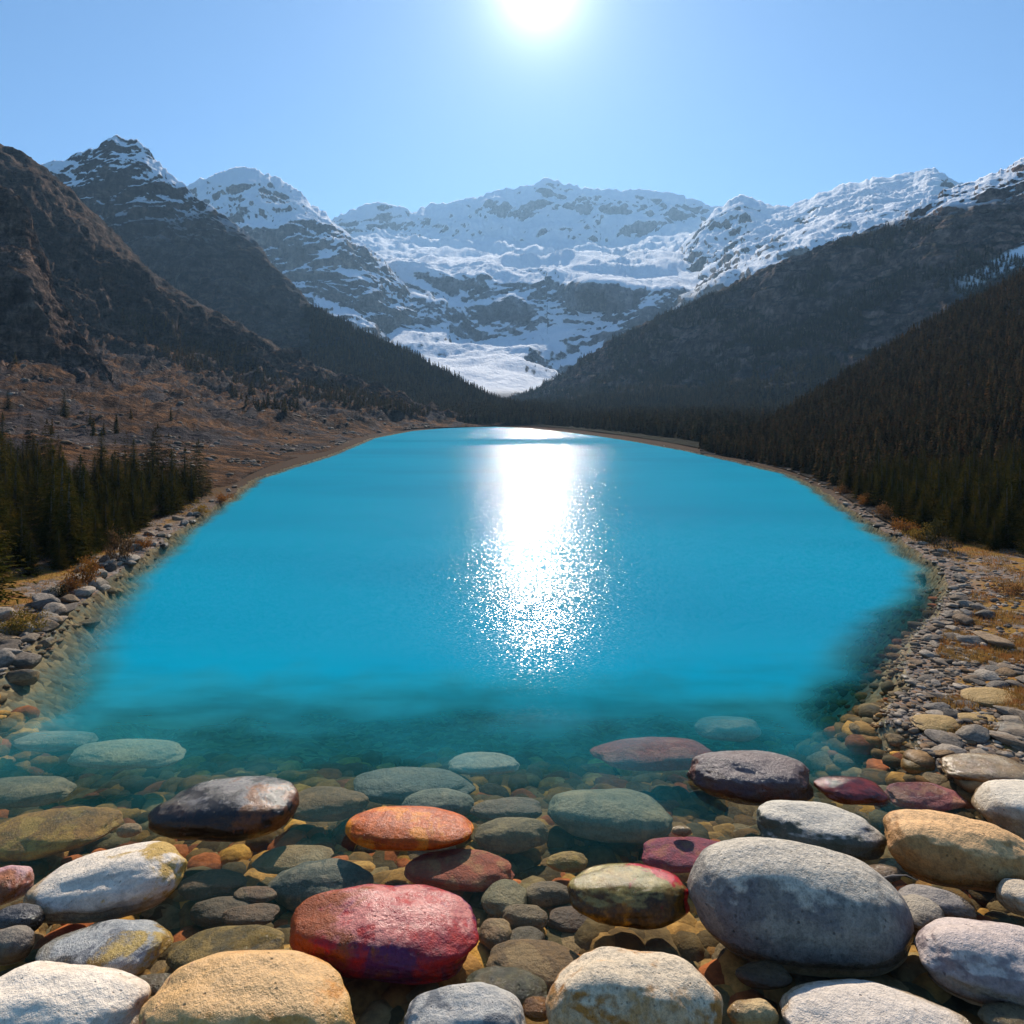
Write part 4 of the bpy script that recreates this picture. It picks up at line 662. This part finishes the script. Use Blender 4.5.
# ------------------------------------------------------------------ trees
def spruce_crown(seed, whorls=30, per=9, steps=6, wide=.19, leaf=.045):
    """whorls of drooping boughs carrying small flat sprays; base at 0, tip at 1"""
    r = np.random.default_rng(seed); V = []; Q = []
    lean = perlin(np.array([[seed*.7, .2, .3]]))[0]
    for i in range(whorls):
        t = (i+r.uniform(-.3, .3))/whorls; z0 = .05+.93*t; R = wide*(1-t)**.82*(1+.22*math.sin(i*1.7+seed))*(.75 if t < .08 else 1)+.008
        nb = max(4, int(per*(1-.45*t)))
        for b in range(nb):
            a = 6.283*(b+r.uniform(-.35, .35))/nb+i*1.1; L = R*r.uniform(.60, 1.18); droop = r.uniform(.22, .5)*(1-.6*t)
            ca, sa = math.cos(a), math.sin(a); ns = max(2, int(steps*(1-.5*t)))
            for s in range(ns):
                u = (s+.6)/ns; rr = L*u; zz = z0-droop*rr+.10*rr*u*2
                w = leaf*(1-.55*u)*(1-.7*t)*r.uniform(.8, 1.2); l = leaf*1.15*(1-.6*t)*r.uniform(.8, 1.2)
                for sd in (-1, 1):
                    da = sd*r.uniform(.5, 1.0); cx, sx = math.cos(a+da), math.sin(a+da); tilt = r.uniform(-.65, .1)
                    p0 = np.array([ca*rr, sa*rr, zz]); d = np.array([cx*l, sx*l, tilt*l]); e = np.array([-sx*w*.45, cx*w*.45, r.uniform(-.4, .4)*w])
                    k = len(V); V += [p0-e*.6, p0+e*.6, p0+d+e*.35, p0+d*1.05-e*.35]; Q.append((k, k+1, k+2, k+3))
    for i in range(14):
        z0 = .90+.0075*i; a = i*2.4; k = len(V); w = .010*(1-i/16)+.002; c_, s_ = math.cos(a)*w, math.sin(a)*w
        V += [(-c_*.5, -s_*.5, z0), (c_*.5, s_*.5, z0), (c_*2.0, s_*2.0, z0+.012), (c_*.3, s_*.3, z0+.022)]; Q.append((k, k+1, k+2, k+3))
    V = np.array([tuple(q) for q in V]); V[:, 0] += .01*lean*V[:, 2]
    return V, np.array(Q)
def leaf_mat(name, c1, c2, c3, rnd=True, attrib=None, trans=.25):
    m = Mat(name); p = m.coords(); g = m.geo(); n = m.noise(2.6, p, 4); ri = g.outputs['Random Per Island']
    col = m.mix(ri, c1, c2); col = m.mix(m.ramp(n, .42, .66), col, c3)
    if rnd:
        r = m.n('ShaderNodeObjectInfo').outputs['Random']; col = m.mul(col, m.mix(r, (.50, .56, .56), (1.25, 1.08, .80)))
    if attrib: col = m.mul(col, m.attr(attrib, True))
    b = m.bsdf(col, 1.0, None, .0); t = m.n('ShaderNodeBsdfTranslucent'); m.l(col, t.inputs[0]); mx = m.n('ShaderNodeMixShader'); mx.inputs[0].default_value = trans
    m.l(b.outputs[0], mx.inputs[1]); m.l(t.outputs[0], mx.inputs[2]); m.l(mx.outputs[0], m.out.inputs[0]); return m.m
spruce_m = leaf_mat('spruce_needles', (.024, .034, .008), (.058, .056, .012), (.095, .066, .014))
bark = Mat('bark'); bn = bark.noise(14, bark.coords(obj=True, scale=(1, 1, .2)), 5); bark.bsdf(bark.mix(bn, (.05, .035, .025), (.16, .12, .09)), .9, bark.bump(bn, .8, .03)); bark = bark.m
def trunk_mesh():
    n, k = 9, 12; z = np.linspace(0, .97, k); V = np.concatenate([[[math.cos(a)*(.022*(1-q)+.002)*(1.5 if i == 0 else 1), math.sin(a)*(.022*(1-q)+.002)*(1.5 if i == 0 else 1), q-.02 if i == 0 else q] for a in np.linspace(0, 2*math.pi, n)[:-1]] for i, q in enumerate(z)])
    m_ = n-1; Q = [(i*m_+j, i*m_+(j+1) % m_, (i+1)*m_+(j+1) % m_, (i+1)*m_+j) for i in range(k-1) for j in range(m_)]
    return mesh_np('trunk', V, Q)
TR = trunk_mesh(); TR.materials.append(bark)
CR = []
for i in range(6):
    v, q = spruce_crown(600+i, whorls=44+3*(i % 3), per=9, leaf=.036, steps=6, wide=(.19, .22, .25, .20, .23, .21)[i]); me = mesh_np('crown', v, q, smooth=False); me.materials.append(spruce_m); CR.append(me)
def spruce(x, y, z, h, label, group):
    t = bpy.data.objects.new('spruce_tree', None); COL.objects.link(t); tag(t, label, 'tree', group); t.location = (x, y, z-.03); t.empty_display_size = .1
    t.scale = (h*rng.uniform(1.15, 1.55),)*2+(h,); t.rotation_euler = (rng.uniform(-.03, .03), rng.uniform(-.03, .03), rng.uniform(0, 6.28))
    for nm, me in (('trunk', TR), ('crown', CR[rng.integers(0, 6)])):
        c = bpy.data.objects.new(nm, me); COL.objects.link(c); c.parent = t
    return t
def surf(key, px, vfrac):
    A, pxs = MTN[key]; j = np.interp(px, pxs, np.arange(len(pxs))); i = vfrac*(A.shape[0]-1); i0 = np.clip(i.astype(int), 0, A.shape[0]-2); j0 = np.clip(j.astype(int), 0, A.shape[1]-2); fi, fj = (i-i0)[:, None], (j-j0)[:, None]
    return (A[i0, j0]*(1-fi)*(1-fj)+A[i0+1, j0]*fi*(1-fj)+A[i0, j0+1]*(1-fi)*fj+A[i0+1, j0+1]*fi*fj)
def topx(P): return P[:, 0]/P[:, 1]*F+512, HZ-(P[:, 2]-H)/P[:, 1]*F
def spread(P, gap, keep=None):
    """thin the points so that none stand closer than the gap"""
    cells = {}; out = []
    for i, (x, y, z) in enumerate(P):
        g = gap[i] if hasattr(gap, '__len__') else gap; c = (int(x//1.5), int(y//1.5)); ok = True
        for a in (-1, 0, 1):
            for b in (-1, 0, 1):
                for (X, Y) in cells.get((c[0]+a, c[1]+b), ()):
                    if (X-x)**2+(Y-y)**2 < g*g: ok = False
        if ok: cells.setdefault(c, []).append((x, y)); out.append(i)
    return np.array(out, int)
EDG = 'dark green spruce in the stand below the brown hillside'
# stand on the left shore
P = surf('hillA', rng.uniform(-160, 240, 9000), rng.uniform(.70, .995, 9000)); x_, y_ = topx(P); s_ = sdist(P[:, 0], P[:, 1])
tree_top = np.interp(x_, [-160, 0, 60, 120, 180, 238], [430, 455, 468, 476, 482, 488])+fbm(P*.25+7, 2)*24
k = (s_ < -1.5) & (y_ > tree_top) & (x_ < 236) & (x_ > -90) & (y_ < np.interp(x_, [-90, 0, 60, 110, 160, 236], [650, 604, 582, 556, 528, 492])); P = P[k]
P = P[np.argsort(P[:, 1]*.0+rng.random(len(P)))]; P = P[spread(P, .98)]
x_, y_ = topx(P); order = np.argsort(P[:, 1])
STUFF = []   # positions that go to the uncounted forest: (x, y, z, height, tint)
nleft = 0
for i in order:
    X, Y, Z = P[i]; h = rng.uniform(1.3, 2.6)+(rng.random() < .35)*rng.uniform(0, 1.9)
    if x_[i] > -30 and nleft < 125: spruce(X, Y, Z, h, EDG, 'spruces of the stand below the brown hillside'); nleft += 1
    else: STUFF.append((X, Y, Z, h, 0))
# right slope
P = surf('slopeG', 700+rng.random(60000)**.8*560, rng.uniform(.0, .985, 60000)); s_ = sdist(P[:, 0], P[:, 1]); x_, y_ = topx(P)
lim = np.interp(x_, [700, 790, 850, 905, 960, 1024, 1200], [455, 468, 494, 522, 543, 560, 600])
k = (y_ < lim) & (s_ < -1.2); P = P[k]; P = P[spread(P, np.interp(P[:, 1], [35, 60], [.8, .62]))]; x_, y_ = topx(P); order = np.argsort(P[:, 1]); nr_ = 0
for i in order:
    X, Y, Z = P[i]; h = (rng.uniform(1.5, 2.7)+(rng.random() < .3)*rng.uniform(0, .8))*np.interp(Y, [30, 60, 120], [1, .8, .72])
    if x_[i] < 1034 and nr_ < 170: spruce(X, Y, Z, h, 'dark spruce at the lower edge of the forest opposite the brown hillside', 'spruces at the lower edge of the forest opposite the brown hillside'); nr_ += 1
    else: STUFF.append((X, Y, Z, h, 1))
# far ridges
def forest(key, n, x0, x1, v0, v1, hmin, hmax, gap, tint, cond=None, slope=.0):
    P = surf(key, rng.uniform(x0, x1, n), rng.uniform(v0, v1, n)); x_, y_ = topx(P); k = np.ones(n, bool)
    if cond is not None: k = cond(x_, y_, P)
    P = P[k]; P = P[spread(P, gap)]
    for X, Y, Z in P: STUFF.append((X, Y, Z, rng.uniform(hmin, hmax), tint))
blot = lambda P, s, t: fbm(np.stack([P[:, 0], P[:, 1]*.6, P[:, 2]*1.6], -1)*s, 3) > t
forest('ridgeF', 30000, 510, 1120, .12, .99, 2.4, 4.6, 1.1, 2, lambda x, y, P: (y > np.interp(x, [500, 722, 850, 905, 948, 1024, 1120], [300, 285, 236, 222, 235, 262, 200])) & (P[:, 2] > .2) & (blot(P, .030, .03) | (y > 388)) & (sdist(P[:, 0], P[:, 1]) < -1))
forest('ridgeF', 30000, 505, 760, .80, .995, 2.0, 4.0, 1.2, 2, lambda x, y, P: (P[:, 2] > .05) & (sdist(P[:, 0], P[:, 1]) < -1))
forest('toe', 16000, 305, 560, .45, .995, 2.0, 4.0, 1.2, 2, lambda x, y, P: (sdist(P[:, 0], P[:, 1]) < -2))
forest('toe', 16000, 310, 560, .0, .99, 2.2, 4.2, 1.1, 2, lambda x, y, P: (sdist(P[:, 0], P[:, 1]) < -4))
forest('hillA', 16000, 120, 480, .28, .80, 1.8, 3.6, 1.2, 3, lambda x, y, P: (blot(P, .035, .0)) & (y < np.interp(x, [120, 262, 340, 420], [330, 415, 405, 416])) & (y > np.interp(x, [120, 200, 262, 340, 420], [290, 325, 352, 386, 412])))
forest('hillA', 180, 0, 300, .62, .80, 1.5, 2.6, 2.5, 3, lambda x, y, P: (blot(P, .05, .22)))
def lod_tree(seed, whorls=9, per=6):
    r = np.random.default_rng(seed); V = []; Q = []
    for i in range(whorls):
        t = i/whorls; R = .20*(1-t)**.85+.012; z0 = .06+.90*t
        for b in range(max(3, int(per*(1-.3*t)))):
            a = 6.283*(b+r.uniform(-.3, .3))/per+i; L = R*r.uniform(.75, 1.15); w = .075*(1-.5*t); dz = -L*r.uniform(.35, .7); k = len(V)
            ca, sa = math.cos(a), math.sin(a); z = z0+r.uniform(0, .05)
            V += [(0, 0, z+.07), (ca*L*.6-sa*w, sa*L*.6+ca*w, z+dz*.6), (ca*L, sa*L, z+dz), (ca*L*.6+sa*w, sa*L*.6-ca*w, z+dz*.6)]; Q.append((k, k+1, k+2, k+3))
    k = len(V); V += [(-.012, 0, .85), (.012, 0, .85), (.002, 0, 1.0), (-.002, 0, 1.0)]; Q.append((k, k+1, k+2, k+3))
    k = len(V); V += [(-.018, 0, 0), (.018, 0, 0), (.01, 0, .3), (-.01, 0, .3)]; Q.append((k, k+1, k+2, k+3))
    return np.array(V), np.array(Q)
ST_ = np.array(STUFF); dd_ = ST_[:, 1]
tints = np.array([(1, 1, 1), (1.15, 1.0, .95), (1.0, 1.0, 1.05), (1.25, 1.1, .9)])[ST_[:, 4].astype(int)]*rng.uniform(.35, 1.05, (len(ST_), 1))
tints[rng.random(len(ST_)) < .05] *= (1.4, 1.1, .8)
def forest_obj(name, sel, shapes, label):
    s = ST_[sel]; h = s[:, 3]; wv = rng.uniform(1.0, 1.6, len(s))
    me = scatter_mesh(name, shapes, s[:, :3]-[0, 0, .05], np.stack([h*wv, h*wv, h], 1), rng.uniform(0, 6.28, len(s)), tints[sel])
    for p in ('use_smooth',): me.polygons.foreach_set(p, np.zeros(len(me.polygons), bool))
    return obj(name, me, forest_m, label, 'forest', kind='stuff')
forest_m = leaf_mat('forest_needles', (.038, .046, .018), (.095, .070, .028), (.13, .078, .038), rnd=False, attrib='tint')
mid = [spruce_crown(700+i, whorls=16, per=7, steps=3, leaf=.075) for i in range(4)]; lod = [lod_tree(800+i) for i in range(5)]
side = ST_[:, 0] < -3*0-8
near = dd_ < 48
forest_obj('slope_forest', near & (ST_[:, 4] == 1), mid, 'dense dark spruce forest rising over the slope above the curved shore')
if (near & (ST_[:, 4] == 0)).any(): forest_obj('shore_forest', (ST_[:, 4] == 0), mid, 'spruces beyond the edge of the stand below the brown hillside')
forest_obj('ridge_forest', (~near) & np.isin(ST_[:, 4], (1, 2)), lod, 'dark conifer forest covering the ridges round the head of the lake')
forest_obj('hillside_trees', np.isin(ST_[:, 4], (3,)), lod, 'scattered dark conifers high on the brown hillside')

# scree and boulders over the brown hillside
P = surf('hillA', rng.uniform(-40, 430, 9000), rng.uniform(.50, .96, 9000)); P = P[(fbm(P*.10+60, 4) > -.02) & (sdist(P[:, 0], P[:, 1]) < -.8)]
r_ = (.05+.42*rng.random(len(P))**7)*np.interp(P[:, 1], [40, 150], [.8, 1.6]); t_ = shpal[rng.integers(0, len(shpal), len(P))]*rng.uniform(.25, .7, (len(P), 1))*[1, .9, .8]
obj('hillside_scree', scatter_mesh('hillside_scree', ANG, P, np.stack([r_*1.2, r_, r_*.7], 1), rng.uniform(0, 6.28, len(P)), t_), pebble_mat('hillside_scree', wet_z=-5), 'scree and small boulders scattered over the brown hillside', 'scree', kind='stuff')
# lone conifers on the brown hillside
for px, v, hp, lab in [(8, .715, 20, 'lone spruce on the brown slope at the edge of the frame'), (63, .735, 26, 'lone pointed spruce on the brown slope above the stand')]:
    p = surf('hillA', np.array([px]), np.array([v]))[0]; spruce(*p, hp/F*p[1], lab, None)

# shrubs and grass ------------------------------------------------
def shrub_mesh(seed, n=900, upright=.5):
    r = np.random.default_rng(seed); c = r.normal(size=(14, 3))*[.38, .38, .22]+[0, 0, .42]; q = c[r.integers(0, 14, n)]+r.normal(size=(n, 3))*.15; q[:, 2] = np.abs(q[:, 2])
    V = []; Q = []
    for i, p in enumerate(q):
        d = r.normal(size=3); d[2] = abs(d[2])+upright; d /= np.linalg.norm(d); e = np.cross(d, r.normal(size=3)); e /= np.linalg.norm(e); l, w = .085, .028; k = len(V)
        V += [p-e*w, p+e*w, p+d*l+e*w*.5, p+d*l-e*w*.5]; Q.append((k, k+1, k+2, k+3))
    return np.array(V), np.array(Q)
def stems_mesh(seed):
    r = np.random.default_rng(seed); V = []; Q = []
    for i in range(9):
        a = r.uniform(0, 6.28); L = r.uniform(.25, .6); tip = np.array([math.cos(a)*.35, math.sin(a)*.35, L]); w = .014; k = len(V)
        V += [(-w, -w, 0), (w, -w, 0), (0, w, 0)]+[tuple(tip+np.array(o)*.4) for o in ((-w, -w, 0), (w, -w, 0), (0, w, 0))]
        for j in range(3): Q.append((k+j, k+(j+1) % 3, k+3+(j+1) % 3, k+3+j))
    return np.array(V), np.array(Q)
shr = {c: leaf_mat('shrub_'+c, *cols, trans=.35) for c, cols in dict(orange=((.30, .12, .03), (.40, .19, .05), (.20, .08, .03)), yellow=((.34, .22, .05), (.26, .17, .05), (.18, .13, .04)), brown=((.20, .10, .05), (.26, .14, .07), (.12, .07, .04)), dark=((.05, .05, .02), (.08, .07, .03), (.04, .035, .015))).items()}
def shrub(px, py, wpx, hpx, colr, label):
    D = float(gD(py, .1)); x = (px-512)/F*D; z = float(bed_height(np.array([x]), np.array([D]))[0]); sc_ = wpx/F*D
    t = bpy.data.objects.new('shrub', None); COL.objects.link(t); tag(t, label, 'shrub', None); t.location = (x, D, max(z, 0)); t.scale = (sc_*.62, sc_*.62, hpx/F*D*1.0); t.empty_display_size = .1
    me = mesh_np('foliage', *shrub_mesh(int(px)), smooth=False); obj('foliage', me, shr[colr], parent=t)
    obj('stems', mesh_np('stems', *stems_mesh(int(px)), smooth=False), bark, parent=t)
for a in [(118, 562, 22, 34, 'brown', 'tall russet shrub at the foot of the spruce stand'), (88, 584, 34, 26, 'orange', 'wide orange shrub at the foot of the spruce stand'), (70, 594, 22, 16, 'orange', 'low orange shrub beside the wide one'),
          (60, 596, 16, 12, 'dark', 'low dark shrub over the pale shore rocks'), (18, 634, 44, 22, 'yellow', 'yellow olive shrub above the rocks nearest the frame edge'), (40, 622, 26, 14, 'yellow', 'smaller yellow shrub beside the yellow olive one'),
          (146, 548, 18, 12, 'orange', 'small rusty shrub on the spruce shore where rocks thin out'), (200, 512, 22, 10, 'yellow', 'low golden shrub on the grassy strip past the rocks'), (224, 500, 20, 8, 'orange', 'low orange tuft shrub near the point of the stand'),
          (935, 548, 22, 26, 'dark', 'dark round shrub at the lower corner of the gravel bank forest'), (905, 532, 22, 16, 'orange', 'orange shrub before the forest, under tall spruces'), (884, 518, 20, 14, 'brown', 'russet shrub behind the stony rim'),
          (918, 540, 26, 14, 'yellow', 'golden shrub next to the dark round shrub'), (866, 506, 18, 12, 'orange', 'small orange shrub where the stony rim narrows'), (846, 494, 16, 10, 'brown', 'small brown shrub at the narrow end of the stony rim'), (1012, 596, 30, 10, 'brown', 'flat brown shrub on the dry meadow')]:
    shrub(*a)
def grass_mesh(P, h):
    n = len(P); a = rng.uniform(0, 6.28, n); w = h*.05+.004; lean = rng.normal(size=(n, 2))*h[:, None]*.35
    b0 = P+np.stack([np.cos(a)*w, np.sin(a)*w, 0*a], 1); b1 = P-np.stack([np.cos(a)*w, np.sin(a)*w, 0*a], 1); t = P+np.concatenate([lean, h[:, None]], 1)
    return np.stack([b0, b1, t], 1).reshape(-1, 3), np.arange(3*n).reshape(-1, 3)
def grass_pts(n, x0, x1, y0, y1, smin, smax, nmin):
    px = rng.uniform(x0, x1, n); py = rng.uniform(y0, y1, n); D = gD(py); x = (px-512)/F*D; s = sdist(x, D); k = (s < -smin) & (s > -smax) & (fbm(np.stack([x, D, 0*x], -1)*.55+30, 3) > nmin)
    x, D = x[k], D[k]; return np.stack([x, D, bed_height(x, D)], 1)
P = np.concatenate([grass_pts(90000, 880, 1150, 540, 740, .5, 12, -.02), grass_pts(30000, -150, 260, 484, 680, .9, 3.5, -.2), grass_pts(24000, 700, 960, 450, 575, .7, 4, -.2)])
v, t = grass_mesh(P, rng.uniform(.04, .14, len(P))); me = mesh_np('dry_grass', v, t, smooth=False)
obj('dry_grass', me, leaf_mat('dry_grass', (.42, .25, .07), (.30, .18, .06), (.40, .17, .05), rnd=False, trans=.3), 'dry golden grass behind the stony shores', 'grass', kind='stuff')

# ------------------------------------------------------------------ air
bm = bmesh.new(); bmesh.ops.create_cube(bm, size=1); me = bpy.data.meshes.new('haze'); bm.to_mesh(me); bm.free()
hz = obj('haze', me, None, kind='stuff'); tag(hz, 'thin blue air filling the valley', 'haze')
hz.scale = (9000, 5200, 1100); hz.location = (0, 2300, 1100/2-9)
m = Mat('haze'); pv = m.n('ShaderNodeVolumePrincipled'); pv.inputs['Color'].default_value = (.38, .66, 1, 1); pv.inputs['Density'].default_value = .00017; pv.inputs['Anisotropy'].default_value = .35
m.l(pv.outputs[0], m.out.inputs['Volume']); me.materials.append(m.m)
